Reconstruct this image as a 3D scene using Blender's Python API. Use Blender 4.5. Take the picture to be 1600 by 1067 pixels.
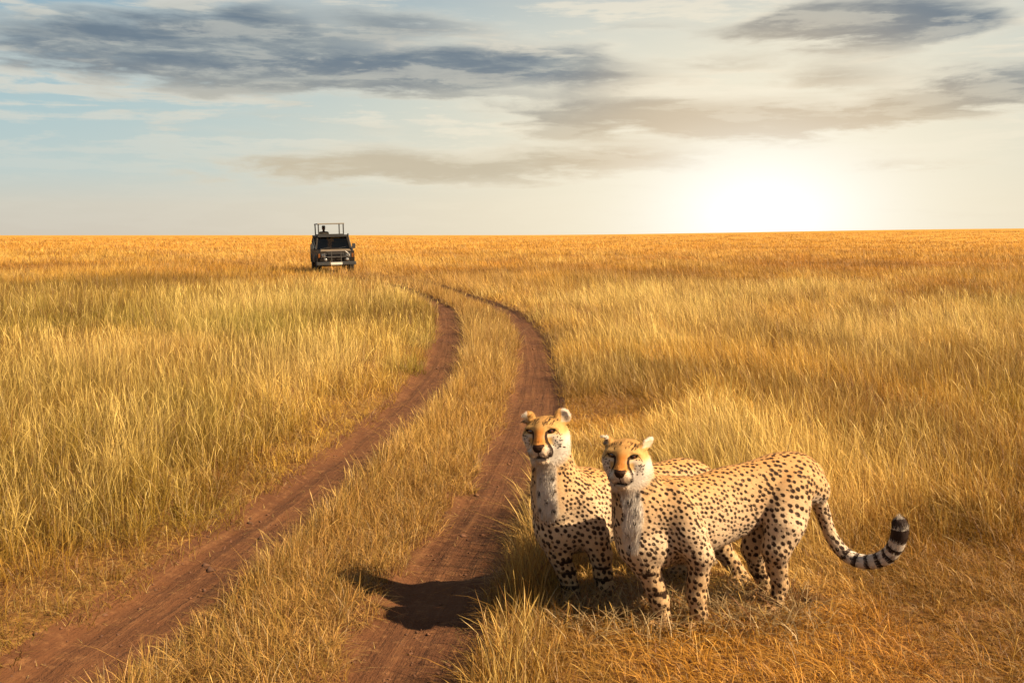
import bpy, bmesh, math, random
import numpy as np
from mathutils import Vector, Matrix

sc = bpy.context.scene
for o in list(bpy.data.objects):
    bpy.data.objects.remove(o)
col = sc.collection
RNG = np.random.default_rng(11)

# ------------------------------------------------------------------ camera
CAM_H = 1.85            # eye height of somebody standing in an open vehicle
F = 1600.0              # focal length in photo pixels (36 mm lens on 36 mm film)
HORIZON = 365.0
PITCH = math.atan((533.5 - HORIZON) / F)
cam_d = bpy.data.cameras.new("camera")
cam_d.sensor_width = 36.0
cam_d.lens = 36.0
cam_d.clip_start = 0.05
cam_d.clip_end = 9000.0
cam = bpy.data.objects.new("camera", cam_d)
col.objects.link(cam)
cam.location = (0, 0, CAM_H)
cam.rotation_euler = (math.pi / 2 - PITCH, 0, 0)
sc.camera = cam

def ray(px, py):
    xc, yc = (px - 800.0) / F, (533.5 - py) / F
    c, s = math.cos(PITCH), math.sin(PITCH)
    return np.array([xc, c + yc * s, -s + yc * c])

def W(px, py, d):
    """photo pixel at distance d (along the viewing axis on the ground) -> world"""
    r = ray(px, py)
    t = d / r[1]
    return np.array([0, 0, CAM_H]) + r * t

def G(px, py, z=0.0):
    """photo pixel -> the point of the ground it shows"""
    r = ray(px, py)
    t = (z - CAM_H) / r[2]
    return np.array([0, 0, CAM_H]) + r * t

# ------------------------------------------------------------------ light
SUN_EL = math.radians(39.0)
SUN_AZ = math.radians(112.0)      # clockwise from the viewing direction: from the right, a little behind the camera
to_sun = Vector((math.sin(SUN_AZ) * math.cos(SUN_EL), math.cos(SUN_AZ) * math.cos(SUN_EL), math.sin(SUN_EL)))
sun_d = bpy.data.lights.new("sun", 'SUN')
sun_d.energy = 5.0
sun_d.angle = math.radians(0.8)
sun_d.color = (1.0, 0.80, 0.54)
sun = bpy.data.objects.new("sun", sun_d)
col.objects.link(sun)
sun.location = (30, -12, 20)
sun.rotation_euler = (-to_sun).to_track_quat('-Z', 'Y').to_euler()
EXPOSURE = 1.55
vs = sc.view_settings
vs.view_transform = 'Standard'
vs.look = 'None'
vs.exposure = EXPOSURE
vs.gamma = 1.0
vs.use_curve_mapping = False

def lin(r, g, b):
    def f(c):
        c /= 255.0
        return c / 12.92 if c <= 0.04045 else ((c + 0.055) / 1.055) ** 2.4
    return (f(r), f(g), f(b))

class NT:
    """small helper for building node trees"""
    def __init__(self, tree):
        self.t = tree
    def node(self, kind, **kw):
        n = self.t.nodes.new(kind)
        for k, v in kw.items():
            setattr(n, k, v)
        return n
    def put(self, sock, v):
        if isinstance(v, (int, float)):
            sock.default_value = v
        elif isinstance(v, (tuple, list)):
            v = tuple(v)
            if sock.type == 'RGBA' and len(v) == 3:
                v = v + (1.0,)
            sock.default_value = v
        else:
            self.t.links.new(v, sock)
    def m(self, op, a, b=0.0, c=None, clamp=False):
        n = self.node('ShaderNodeMath', operation=op, use_clamp=clamp)
        self.put(n.inputs[0], a)
        if op not in ('EXPONENT', 'SQRT', 'ARCCOSINE', 'ABSOLUTE'):
            self.put(n.inputs[1], b)
        if c is not None:
            self.put(n.inputs[2], c)
        return n.outputs[0]
    def mix(self, fac, a, b, blend='MIX'):
        n = self.node('ShaderNodeMix', data_type='RGBA', blend_type=blend)
        self.put(n.inputs[0], fac)
        self.put(n.inputs[6], a)
        self.put(n.inputs[7], b)
        return n.outputs[2]
    def smooth(self, v, lo, hi, a=0.0, b=1.0):
        n = self.node('ShaderNodeMapRange', interpolation_type='SMOOTHSTEP')
        self.put(n.inputs[0], v)
        n.inputs[1].default_value = lo
        n.inputs[2].default_value = hi
        n.inputs[3].default_value = a
        n.inputs[4].default_value = b
        return n.outputs[0]
    def noise(self, vec, scale, detail=4.0, rough=0.55, dist=0.0, lac=2.0):
        n = self.node('ShaderNodeTexNoise')
        if vec is not None:
            self.t.links.new(vec, n.inputs['Vector'])
        n.inputs['Scale'].default_value = scale
        n.inputs['Detail'].default_value = detail
        n.inputs['Roughness'].default_value = rough
        n.inputs['Distortion'].default_value = dist
        n.inputs['Lacunarity'].default_value = lac
        return n
    def ramp(self, v, stops, interp='LINEAR'):
        n = self.node('ShaderNodeValToRGB')
        r = n.color_ramp
        r.interpolation = interp
        while len(r.elements) < len(stops):
            r.elements.new(0.5)
        for e, (p, c) in zip(r.elements, stops):
            e.position = p
            e.color = tuple(c) + (1.0,)
        self.put(n.inputs[0], v)
        return n.outputs[0]

# ------------------------------------------------------------------ sky
def build_sky():
    w = bpy.data.worlds.new("World")
    sc.world = w
    w.use_nodes = True
    t = w.node_tree
    t.nodes.clear()
    N = NT(t)
    out = N.node('ShaderNodeOutputWorld')
    bg = N.node('ShaderNodeBackground')
    bg.inputs['Strength'].default_value = 0.1
    t.links.new(bg.outputs[0], out.inputs[0])
    sky = N.node('ShaderNodeTexSky', sky_type='NISHITA', sun_disc=False)
    sky.sun_elevation = SUN_EL
    sky.sun_rotation = SUN_AZ
    sky.dust_density = 1.0
    sky.ozone_density = 1.5
    tc = N.node('ShaderNodeTexCoord')
    dirv = tc.outputs['Generated']
    sep = N.node('ShaderNodeSeparateXYZ')
    t.links.new(dirv, sep.inputs[0])
    x, y, z = sep.outputs
    az = N.m('MULTIPLY', N.m('ARCTAN2', x, y), 1000.0)
    hor = N.m('SQRT', N.m('ADD', N.m('MULTIPLY', x, x), N.m('MULTIPLY', y, y)))
    el = N.m('MULTIPLY', N.m('ARCTAN2', z, hor), 1000.0)
    k = 10.0 / (2 ** EXPOSURE)          # display value -> background colour at strength 0.1

    def disp(r, g, b, f=1.0):
        return tuple(c * k * f for c in lin(r, g, b))

    def azel(px, py):
        r = ray(px, py)
        return 1000 * math.atan2(r[0], r[1]), 1000 * math.atan2(r[2], math.hypot(r[0], r[1]))

    # clear air, from the horizon upwards, far from the glow
    g = N.m('DIVIDE', el, 260.0, clamp=True)
    clear = N.ramp(g, [(0.0, disp(205, 198, 184)), (0.10, disp(206, 203, 190)), (0.22, disp(186, 204, 203)),
                       (0.44, disp(168, 197, 204)), (0.70, disp(140, 178, 197)), (0.95, disp(92, 146, 180))])
    high = N.smooth(el, 220.0, 620.0)
    clear = N.mix(high, clear, N.mix(1.0, sky.outputs[0], (0.42, 0.42, 0.42), 'MULTIPLY'))
    # glow of the low sun behind thin cloud
    gx, ge = azel(1192, 336)
    dx = N.m('SUBTRACT', az, gx)
    dy = N.m('MULTIPLY', N.m('SUBTRACT', el, ge), 1.15)
    th = N.m('SQRT', N.m('ADD', N.m('MULTIPLY', dx, dx), N.m('MULTIPLY', dy, dy)))
    dy2 = N.m('MULTIPLY', dy, 1.45)
    th2 = N.m('SQRT', N.m('ADD', N.m('MULTIPLY', dx, dx), N.m('MULTIPLY', dy2, dy2)))
    core = N.m('EXPONENT', N.m('MULTIPLY', N.m('POWER', N.m('DIVIDE', th2, 100.0), 1.8), -1.0))
    halo = N.m('EXPONENT', N.m('MULTIPLY', N.m('POWER', N.m('DIVIDE', th, 255.0), 1.6), -1.0))
    dy3 = N.m('MULTIPLY', dy, 1.9)
    th3 = N.m('SQRT', N.m('ADD', N.m('MULTIPLY', dx, dx), N.m('MULTIPLY', dy3, dy3)))
    wide = N.m('EXPONENT', N.m('MULTIPLY', N.m('POWER', N.m('DIVIDE', th3, 480.0), 2.2), -1.0))
    clear = N.mix(N.m('MULTIPLY', wide, 0.82), clear, disp(238, 224, 195))
    clear = N.mix(N.m('MULTIPLY', halo, 0.95), clear, disp(254, 243, 216))

    # clouds: banks lying where the photograph has them, broken up by noise
    st = N.node('ShaderNodeMapping')
    st.inputs['Scale'].default_value = (1.0, 1.0, 5.5)
    t.links.new(dirv, st.inputs['Vector'])
    sv = st.outputs[0]
    n1 = N.noise(sv, 5.5, 7.0, 0.58, 0.35)
    n2 = N.noise(sv, 13.0, 6.0, 0.62, 0.2)
    st2 = N.node('ShaderNodeMapping')
    st2.inputs['Scale'].default_value = (1.0, 1.0, 11.0)
    st2.inputs['Location'].default_value = (3.1, 1.7, 0.4)
    t.links.new(dirv, st2.inputs['Vector'])
    n3 = N.noise(st2.outputs[0], 4.2, 7.0, 0.6, 0.5)
    f1 = N.m('SUBTRACT', n1.outputs[0], 0.5)
    f2 = N.m('SUBTRACT', n2.outputs[0], 0.5)
    f3 = N.m('SUBTRACT', n3.outputs[0], 0.5)
    # warp positions so that the banks have torn edges
    waz = N.m('ADD', az, N.m('MULTIPLY', f1, 230.0))
    wel = N.m('ADD', el, N.m('ADD', N.m('MULTIPLY', f2, 34.0), N.m('MULTIPLY', f3, 20.0)))
    banks = [  # px, py, half-width px, half-height px, slope, amount
        (170, 72, 170, 34, 0.05, 0.80), (370, 45, 120, 34, 0.0, 1.05), (330, 104, 190, 28, 0.0, 0.95),
        (500, 112, 130, 22, 0.0, 0.8), (720, 104, 120, 24, 0.0, 1.15), (880, 108, 70, 26, 0.0, 1.0),
        (620, 128, 110, 14, 0.0, 0.7), (650, 40, 120, 15, 0.1, 0.6),
        (1330, 38, 165, 27, 0.0, 1.25), (1240, 34, 70, 20, 0.0, 0.4), (1450, 44, 80, 16, 0.0, 0.5),
        (1000, 178, 190, 24, 0.03, 1.0), (1180, 192, 130, 22, -0.05, 1.0), (1400, 172, 150, 17, -0.16, 0.95),
        (1570, 140, 110, 22, -0.12, 1.05), (860, 196, 90, 18, 0.0, 0.8),
        (560, 262, 170, 19, 0.02, 0.80), (790, 262, 200, 22, -0.02, 0.78), (960, 244, 120, 14, 0.0, 0.6),
        (960, 44, 110, 13, 0.04, 0.34), (1110, 100, 90, 10, 0.0, 0.32), (740, 152, 130, 9, 0.0, 0.36), (985, 120, 80, 12, 0.0, 0.38), (560, 60, 80, 16, 0.0, 0.42),
        (1290, 122, 120, 17, 0.0, 0.65), (1450, 258, 110, 9, 0.0, 0.35), (430, 258, 80, 9, 0.0, 0.35),
    ]
    tot = None
    for (px, py, hw, hh, sl, amt) in banks:
        a0, e0 = azel(px, py)
        sx, sy = hw / 1.6, hh / 1.6 * 1.2
        da = N.m('SUBTRACT', waz, a0)
        de = N.m('ADD', N.m('SUBTRACT', wel, e0), N.m('MULTIPLY', da, sl))
        q = N.m('ADD', N.m('POWER', N.m('ABSOLUTE', N.m('DIVIDE', da, sx)), 2.0), N.m('POWER', N.m('ABSOLUTE', N.m('DIVIDE', de, sy)), 2.0))
        b = N.m('MULTIPLY', N.m('EXPONENT', N.m('MULTIPLY', q, -1.0)), amt)
        tot = b if tot is None else N.m('ADD', tot, b)
    # the same kind of banks overhead and behind the camera
    away = N.smooth(N.m('MAXIMUM', N.m('ABSOLUTE', az), N.m('MULTIPLY', el, 2.3)), 520.0, 720.0)
    general = N.m('MULTIPLY', N.smooth(n1.outputs[0], 0.5, 0.68), away)
    tot = N.m('ADD', tot, general)
    dens = N.smooth(N.m('ADD', tot, N.m('ADD', N.m('MULTIPLY', f1, 1.1), N.m('MULTIPLY', f2, 0.95))), 0.05, 0.95)
    streak = N.smooth(N.m('ADD', n3.outputs[0], N.m('MULTIPLY', f2, 1.3)), 0.50, 0.66)
    dens = N.m('MULTIPLY', dens, N.m('SUBTRACT', 1.0, N.m('MULTIPLY', streak, 0.22)))
    # bright thin veils
    veil = N.smooth(N.m('ADD', n3.outputs[0], N.m('MULTIPLY', f2, 0.8)), 0.47, 0.62)
    veil = N.m('MULTIPLY', veil, N.smooth(el, 30.0, 140.0, 0.15, 1.0))
    cold_veil, warm_veil = disp(222, 218, 204), disp(249, 238, 214)
    vcol = N.mix(N.smooth(wide, 0.05, 0.75), cold_veil, warm_veil)
    c = N.mix(N.m('MULTIPLY', veil, 0.72), clear, vcol)
    # rim of light round each bank, then the bank itself
    rim = N.smooth(N.m('ADD', tot, N.m('MULTIPLY', f1, 1.0)), 0.02, 0.4)
    c = N.mix(N.m('MULTIPLY', rim, 0.42), c, vcol)
    warm = N.smooth(th, 110.0, 270.0, 1.0, 0.0)
    lowb = N.smooth(el, 65.0, 165.0, 1.0, 0.0)
    dark = N.mix(N.smooth(n2.outputs[0], 0.35, 0.65), disp(103, 120, 136), disp(150, 158, 160))
    dark = N.mix(N.m('MULTIPLY', lowb, 0.9), dark, disp(208, 194, 166))
    dark = N.mix(N.m('MULTIPLY', warm, 0.8), dark, disp(214, 191, 156))
    c = N.mix(N.m('MULTIPLY', dens, 0.92), c, dark)
    c = N.mix(N.m('MINIMUM', N.m('MULTIPLY', core, 1.2), 1.0), c, disp(255, 253, 246, 1.12))
    t.links.new(c, bg.inputs['Color'])
    w.cycles.sampling_method = 'MANUAL'
    w.cycles.sample_map_resolution = 512

build_sky()

# ------------------------------------------------------------------ helpers
def mat(name):
    m = bpy.data.materials.new(name)
    m.use_nodes = True
    m.node_tree.nodes.clear()
    N = NT(m.node_tree)
    out = N.node('ShaderNodeOutputMaterial')
    return m, N, out

def link(name, me, parent=None, mats=()):
    o = bpy.data.objects.new(name, me)
    col.objects.link(o)
    if parent is not None:
        o.parent = parent
    for mm in mats:
        me.materials.append(mm)
    return o

def tag(o, label=None, cat=None, group=None, kind=None):
    if label: o['label'] = label
    if cat: o['category'] = cat
    if group: o['group'] = group
    if kind: o['kind'] = kind
    return o

def tri_mesh(name, verts, faces, smooth=False):
    """faces: (n,3) or (n,4) int array"""
    me = bpy.data.meshes.new(name)
    verts = np.ascontiguousarray(verts, dtype=np.float32)
    faces = np.ascontiguousarray(faces, dtype=np.int32)
    k = faces.shape[1]
    me.vertices.add(len(verts))
    me.vertices.foreach_set('co', verts.ravel())
    me.loops.add(faces.size)
    me.loops.foreach_set('vertex_index', faces.ravel())
    me.polygons.add(len(faces))
    me.polygons.foreach_set('loop_start', np.arange(0, faces.size, k, dtype=np.int32))
    if smooth:
        me.polygons.foreach_set('use_smooth', np.ones(len(faces), dtype=bool))
    me.update(calc_edges=True)
    return me

def point_color(me, name, rgb):
    a = me.attributes.new(name, 'FLOAT_COLOR', 'POINT')
    c = np.ones((len(rgb), 4), dtype=np.float32)
    c[:, :3] = rgb
    a.data.foreach_set('color', c.ravel())

def point_float(me, name, v):
    a = me.attributes.new(name, 'FLOAT', 'POINT')
    a.data.foreach_set('value', np.ascontiguousarray(v, dtype=np.float32))

def sstep(x, a, b):
    t = np.clip((x - a) / (b - a), 0, 1)
    return t * t * (3 - 2 * t)

_tab = np.random.default_rng(5).random((256, 256)).astype(np.float32)
def vnoise(x, y):
    xi = np.floor(x).astype(np.int64); yi = np.floor(y).astype(np.int64)
    fx = x - xi; fy = y - yi
    fx = fx * fx * (3 - 2 * fx); fy = fy * fy * (3 - 2 * fy)
    a = _tab[xi & 255, yi & 255]; b = _tab[(xi + 1) & 255, yi & 255]
    c = _tab[xi & 255, (yi + 1) & 255]; d = _tab[(xi + 1) & 255, (yi + 1) & 255]
    return (a * (1 - fx) + b * fx) * (1 - fy) + (c * (1 - fx) + d * fx) * fy

def fbm(x, y, octs=4, seed=0.0):
    s = 0.0; amp = 0.5; tot = 0.0
    x = np.asarray(x, dtype=np.float64) + seed * 17.3; y = np.asarray(y, dtype=np.float64) + seed * 9.1
    for _ in range(octs):
        s = s + amp * vnoise(x, y); tot += amp
        x = x * 2.03 + 13.7; y = y * 2.03 + 5.3; amp *= 0.5
    return s / tot

# ------------------------------------------------------------------ the two ruts
# (photo row, left edge, right edge) of each rut
LEFT_RUT = [(1060, -60, 215), (1000, 45, 285), (950, 140, 325), (900, 225, 400), (850, 318, 462), (800, 395, 512),
            (750, 470, 562), (700, 531, 607), (650, 590, 662), (600, 647, 702), (550, 676, 725), (500, 677, 731), (478, 670, 715)]
RIGHT_RUT = [(1060, 500, 705), (1000, 540, 752), (950, 568, 778), (900, 605, 796), (850, 650, 812), (800, 700, 828),
             (750, 737, 842), (700, 766, 854), (650, 788, 868), (600, 800, 879), (550, 807, 868), (520, 800, 856),
             (500, 787, 838), (485, 767, 818), (470, 728, 774), (455, 684, 734), (440, 632, 670)]
def rut_table(rows):
    ys, xs, ws = [], [], []
    for (py, a, b) in rows:
        p, q = G(a, py), G(b, py)
        ys.append(p[1]); xs.append((p[0] + q[0]) / 2); ws.append((q[0] - p[0]) / 2)
    return np.array(ys), np.array(xs), np.array(ws)
VEH = W(526, 424, 48.5)          # where the vehicle stands
VEH[2] = 0.0
_ly, _lx, _lw = rut_table(LEFT_RUT)
_ry, _rx, _rw = rut_table(RIGHT_RUT)
# carry both on towards and past the vehicle, and back under the camera
far_y = np.array([42.0, 48.5, 58.0, 75.0, 110.0, 200.0])
far_c = np.array([-5.2, VEH[0], -14.0, -23.0, -40.0, -80.0])
lslope = (_lx[1] - _lx[0]) / (_ly[1] - _ly[0]); rslope = (_rx[1] - _rx[0]) / (_ry[1] - _ry[0])
LY = np.concatenate([[-8.0], _ly, [31.0, 36.0], far_y]); LX = np.concatenate([[_lx[0] - lslope * (_ly[0] + 8.0) * 0.55], _lx, [-2.75, -4.1], far_c - 0.95])
RY = np.concatenate([[-8.0], _ry[:-1], [40.0], far_y[1:]]); RX = np.concatenate([[_rx[0] - rslope * (_ry[0] + 8.0) * 0.55], _rx[:-1], [-3.4], far_c[1:] + 0.95])
def smooth_curve(ys, xs):
    yy = np.linspace(ys[0], ys[-1], 4000)
    xx = np.interp(yy, ys, xs)
    for _ in range(3):
        # window grows with distance
        k = 21
        pad = np.pad(xx, k, mode='reflect', reflect_type='odd')
        xx = np.convolve(pad, np.ones(2 * k + 1) / (2 * k + 1), 'same')[k:-k]
    return yy, xx
LYY, LXX = smooth_curve(LY, LX)
RYY, RXX = smooth_curve(RY, RX)
LSL, RSL = np.gradient(LXX, LYY), np.gradient(RXX, RYY)
def rut_u(x, y):
    """signed distance across each rut, in metres from its middle, plus half-widths"""
    lx = np.interp(y, LYY, LXX); ls = np.interp(y, LYY, LSL)
    rx = np.interp(y, RYY, RXX); rs = np.interp(y, RYY, RSL)
    ul = (x - lx) / np.sqrt(1 + ls * ls); ur = (x - rx) / np.sqrt(1 + rs * rs)
    hw = np.interp(y, [0, 5, 12, 25, 38, 60], [0.33, 0.33, 0.31, 0.30, 0.26, 0.16])
    return ul, ur, hw

def terrain(x, y):
    r = np.hypot(x, y)
    far = sstep(r, 60, 500)
    az = np.arctan2(x, y)
    rise = far * (sstep(az, -0.02, 0.5) * 4.2 - 0.9) * (r / 700.0)
    und = (fbm(x / 38.0, y / 38.0, 3, 2.0) - 0.5) * 0.35 * sstep(r, 14, 60)
    und = und + (fbm(x / 1.7, y / 1.7, 3, 3.0) - 0.5) * 0.07 * (1 - sstep(r, 40, 120))
    return rise + und

def ground_z(x, y, sink=False):
    z = terrain(x, y)
    ul, ur, hw = rut_u(x, y)
    fade = 1 - sstep(y, 70, 120)
    wob = (fbm(x * 1.6, y * 1.6, 3, 6.0) - 0.5) * 0.10
    for u in (ul, ur):
        a = np.abs(u + wob)
        z = z - 0.075 * (1 - sstep(a, hw * 0.55, hw * 1.25)) * fade
        if sink:
            z = z - 0.03 * (1 - sstep(a, hw * 0.75, hw * 1.0)) * fade
    return z
# ------------------------------------------------------------------ ground
def soil_material(name, c0, c1, c2, streaks=False):
    m, N, out = mat(name)
    p = N.node('ShaderNodeBsdfPrincipled')
    p.inputs['Roughness'].default_value = 0.95
    p.inputs['Specular IOR Level'].default_value = 0.15
    tc = N.node('ShaderNodeTexCoord')
    v = tc.outputs['Object']
    n1 = N.noise(v, 1.3, 5.0, 0.6)
    n2 = N.noise(v, 14.0, 6.0, 0.65)
    n3 = N.noise(v, 70.0, 3.0, 0.7)
    c = N.mix(N.smooth(n1.outputs[0], 0.35, 0.66), c0, c1)
    c = N.mix(N.smooth(n2.outputs[0], 0.5, 0.72), c, c2)
    h = N.m('ADD', N.m('MULTIPLY', n2.outputs[0], 0.7), N.m('MULTIPLY', n3.outputs[0], 0.5))
    if streaks:
        au = N.node('ShaderNodeAttribute', attribute_name='across')
        al = N.node('ShaderNodeAttribute', attribute_name='along')
        cx = N.node('ShaderNodeCombineXYZ')
        N.put(cx.inputs[0], N.m('MULTIPLY', au.outputs['Fac'], 16.0))
        N.put(cx.inputs[1], N.m('MULTIPLY', al.outputs['Fac'], 0.55))
        ns = N.noise(cx.outputs[0], 1.0, 4.0, 0.6)
        c = N.mix(N.smooth(ns.outputs[0], 0.52, 0.70, 0.0, 0.55), c, c2)
        h = N.m('ADD', h, N.m('MULTIPLY', ns.outputs[0], 1.2))
    b = N.node('ShaderNodeBump')
    b.inputs['Strength'].default_value = 0.7
    b.inputs['Distance'].default_value = 0.035
    N.put(b.inputs['Height'], h)
    N.put(p.inputs['Normal'], b.outputs[0])
    N.put(p.inputs['Base Color'], c)
    N.put(out.inputs[0], p.outputs[0])
    return m

def ground_material():
    """dry soil near by, matted straw between the stems, the gold of the plain far out"""
    m, N, out = mat("dry_ground")
    p = N.node('ShaderNodeBsdfPrincipled')
    p.inputs['Roughness'].default_value = 0.95
    p.inputs['Specular IOR Level'].default_value = 0.1
    tc = N.node('ShaderNodeTexCoord')
    v = tc.outputs['Object']
    n1 = N.noise(v, 0.9, 5.0, 0.6)
    n2 = N.noise(v, 22.0, 5.0, 0.65)
    n3 = N.noise(v, 0.012, 6.0, 0.6)
    n4 = N.noise(v, 0.16, 6.0, 0.6)
    c = N.mix(N.smooth(n1.outputs[0], 0.35, 0.65), (0.095, 0.038, 0.012), (0.14, 0.064, 0.019))
    c = N.mix(N.smooth(n2.outputs[0], 0.48, 0.7), c, (0.25, 0.135, 0.038))
    ln = N.node('ShaderNodeVectorMath', operation='LENGTH')
    N.put(ln.inputs[0], v)
    farc = N.mix(N.smooth(n3.outputs[0], 0.38, 0.62), (0.36, 0.170, 0.022), (0.43, 0.225, 0.040))
    farc = N.mix(N.smooth(n4.outputs[0], 0.42, 0.62, 0.0, 0.6), farc, (0.29, 0.12, 0.015))
    c = N.mix(N.smooth(ln.outputs['Value'], 35.0, 150.0), c, farc)
    b = N.node('ShaderNodeBump')
    b.inputs['Strength'].default_value = 0.8
    b.inputs['Distance'].default_value = 0.03
    N.put(b.inputs['Height'], n2.outputs[0])
    N.put(p.inputs['Normal'], b.outputs[0])
    N.put(p.inputs['Base Color'], c)
    N.put(out.inputs[0], p.outputs[0])
    return m

def build_ground():
    th = np.concatenate([np.radians(np.linspace(-42, 42, 300)), np.radians(np.linspace(42, 318, 48))[1:-1]])
    rr = np.concatenate([[0.35, 0.8, 1.4, 2.0, 2.6], np.geomspace(3.0, 6500.0, 330)])
    T, R = np.meshgrid(th, rr)
    x = (R * np.sin(T)).ravel(); y = (R * np.cos(T)).ravel()
    z = ground_z(x, y, sink=True)
    verts = np.column_stack([x, y, z])
    n, k = len(rr), len(th)
    i = np.arange(n - 1)[:, None] * k; j = np.arange(k)[None, :]; j2 = (j + 1) % k
    q = np.stack([i + j, i + j2, i + k + j2, i + k + j], axis=-1).reshape(-1, 4)[:, ::-1]
    me = tri_mesh("ground", verts, q, True)
    o = link("ground", me, None, [ground_material()])
    tag(o, "dry reddish brown soil under the grass reaching to the horizon", "ground", kind="structure")

def build_ruts():
    m = soil_material("red_earth", (0.066, 0.025, 0.0095), (0.094, 0.037, 0.0135), (0.135, 0.060, 0.023), True)
    for side, (yy, xx, sl) in enumerate(((LYY, LXX, LSL), (RYY, RXX, RSL))):
        rows = np.concatenate([np.linspace(-3, 3.2, 30)[:-1], np.geomspace(3.2, 95.0, 520)])
        us = np.linspace(-1.12, 1.12, 25)
        cx = np.interp(rows, yy, xx); s = np.interp(rows, yy, sl)
        hw = np.interp(rows, [0, 5, 12, 25, 38, 60], [0.33, 0.33, 0.31, 0.30, 0.26, 0.16])
        nx, ny = 1 / np.sqrt(1 + s * s), -s / np.sqrt(1 + s * s)
        U = us[None, :] * hw[:, None]
        x = cx[:, None] + nx[:, None] * U; y = rows[:, None] + ny[:, None] * U
        xf, yf = x.ravel(), y.ravel()
        z = ground_z(xf, yf) + 0.004
        z = z + (fbm(xf * 9, yf * 9, 4, 4.0) - 0.5) * 0.022 * (1 - sstep(yf, 10, 40))
        uf = U.ravel()
        z = z + 0.008 * np.exp(-((np.abs(uf) - 0.12) / 0.03) ** 2) * (1 - sstep(yf, 10, 40))
        n, k = len(rows), len(us)
        i = np.arange(n - 1)[:, None] * k; j = np.arange(k - 1)[None, :]
        q = np.stack([i + j, i + j + 1, i + k + j + 1, i + k + j], axis=-1).reshape(-1, 4)
        me = tri_mesh("dirt_track", np.column_stack([xf, yf, z]), q, True)
        point_float(me, 'across', uf)
        point_float(me, 'along', np.repeat(rows, k))
        o = link("dirt_track", me, None, [m])
        tag(o, ("bare red earth wheel rut beside the greener tall grass" if side == 0 else "bare red earth wheel rut passing beside the two cheetahs"),
            "dirt track", kind="structure")

# ------------------------------------------------------------------ grass
def grass_material(name, trans=0.30):
    m, N, out = mat(name)
    a = N.node('ShaderNodeAttribute', attribute_name='tint')
    d = N.node('ShaderNodeBsdfPrincipled')
    d.inputs['Roughness'].default_value = 0.55
    d.inputs['Specular IOR Level'].default_value = 0.3
    N.put(d.inputs['Base Color'], a.outputs['Color'])
    tr = N.node('ShaderNodeBsdfTranslucent')
    N.put(tr.inputs['Color'], a.outputs['Color'])
    mx = N.node('ShaderNodeMixShader')
    mx.inputs[0].default_value = trans
    N.put(mx.inputs[1], d.outputs[0])
    N.put(mx.inputs[2], tr.outputs[0])
    N.put(out.inputs[0], mx.outputs[0])
    return m

PROFILES = {
    1: ([0.0, 1.0], [1.0]),
    3: ([0.0, 0.55, 1.0], [0.9, 0.85]),
    5: ([0.0, 0.40, 0.78, 1.0], [0.8, 0.85, 0.65]),
    7: ([0.0, 0.40, 0.72, 0.86, 1.0], [0.55, 0.5, 0.6, 1.25]),     # stalk with a seed head
}
def blades(base, h, w, yaw, lean, cb, ct, kind, curl=1.8):
    """strips of kind triangles each; lean is a horizontal vector in blade heights"""
    ts, ws = PROFILES[kind]
    n = len(base)
    side = np.column_stack([np.cos(yaw), np.sin(yaw), np.zeros(n)])
    lm = np.hypot(lean[:, 0], lean[:, 1])
    rows = []; cols = []
    for k, t in enumerate(ts):
        p = base.copy()
        p[:, :2] += lean * (h * t ** curl)[:, None]
        p[:, 2] += h * t * (1 - np.clip(0.42 * lm, 0, 0.85) * t)
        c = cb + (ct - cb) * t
        if k < len(ts) - 1:
            rows += [p - side * (w * ws[k] * 0.5)[:, None], p + side * (w * ws[k] * 0.5)[:, None]]
            cols += [c, c]
        else:
            rows.append(p); cols.append(c)
    nv = len(rows)
    V = np.stack(rows, axis=1).reshape(-1, 3)
    C = np.stack(cols, axis=1).reshape(-1, 3)
    tri = []
    for k in range(len(ts) - 2):
        a = 2 * k
        tri += [(a, a + 1, a + 3), (a, a + 3, a + 2)]
    a = 2 * (len(ts) - 2)
    tri.append((a, a + 1, a + 2))
    Fc = (np.arange(n)[:, None, None] * nv + np.array(tri)[None]).reshape(-1, 3)
    return V, Fc, C

PALE = np.array([0.68, 0.475, 0.145]); GOLD = np.array([0.52, 0.290, 0.040]); ORANGE = np.array([0.36, 0.138, 0.014])
GREEN = np.array([0.185, 0.160, 0.014]); BROWN = np.array([0.15, 0.060, 0.015]); GREY = np.array([0.28, 0.19, 0.085])

def spot_field(x, y, px, py, r):
    g = G(px, py)
    return np.exp(-(((x - g[0]) ** 2 + ((y - g[1]) * 0.6) ** 2) / (r * r)))

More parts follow.
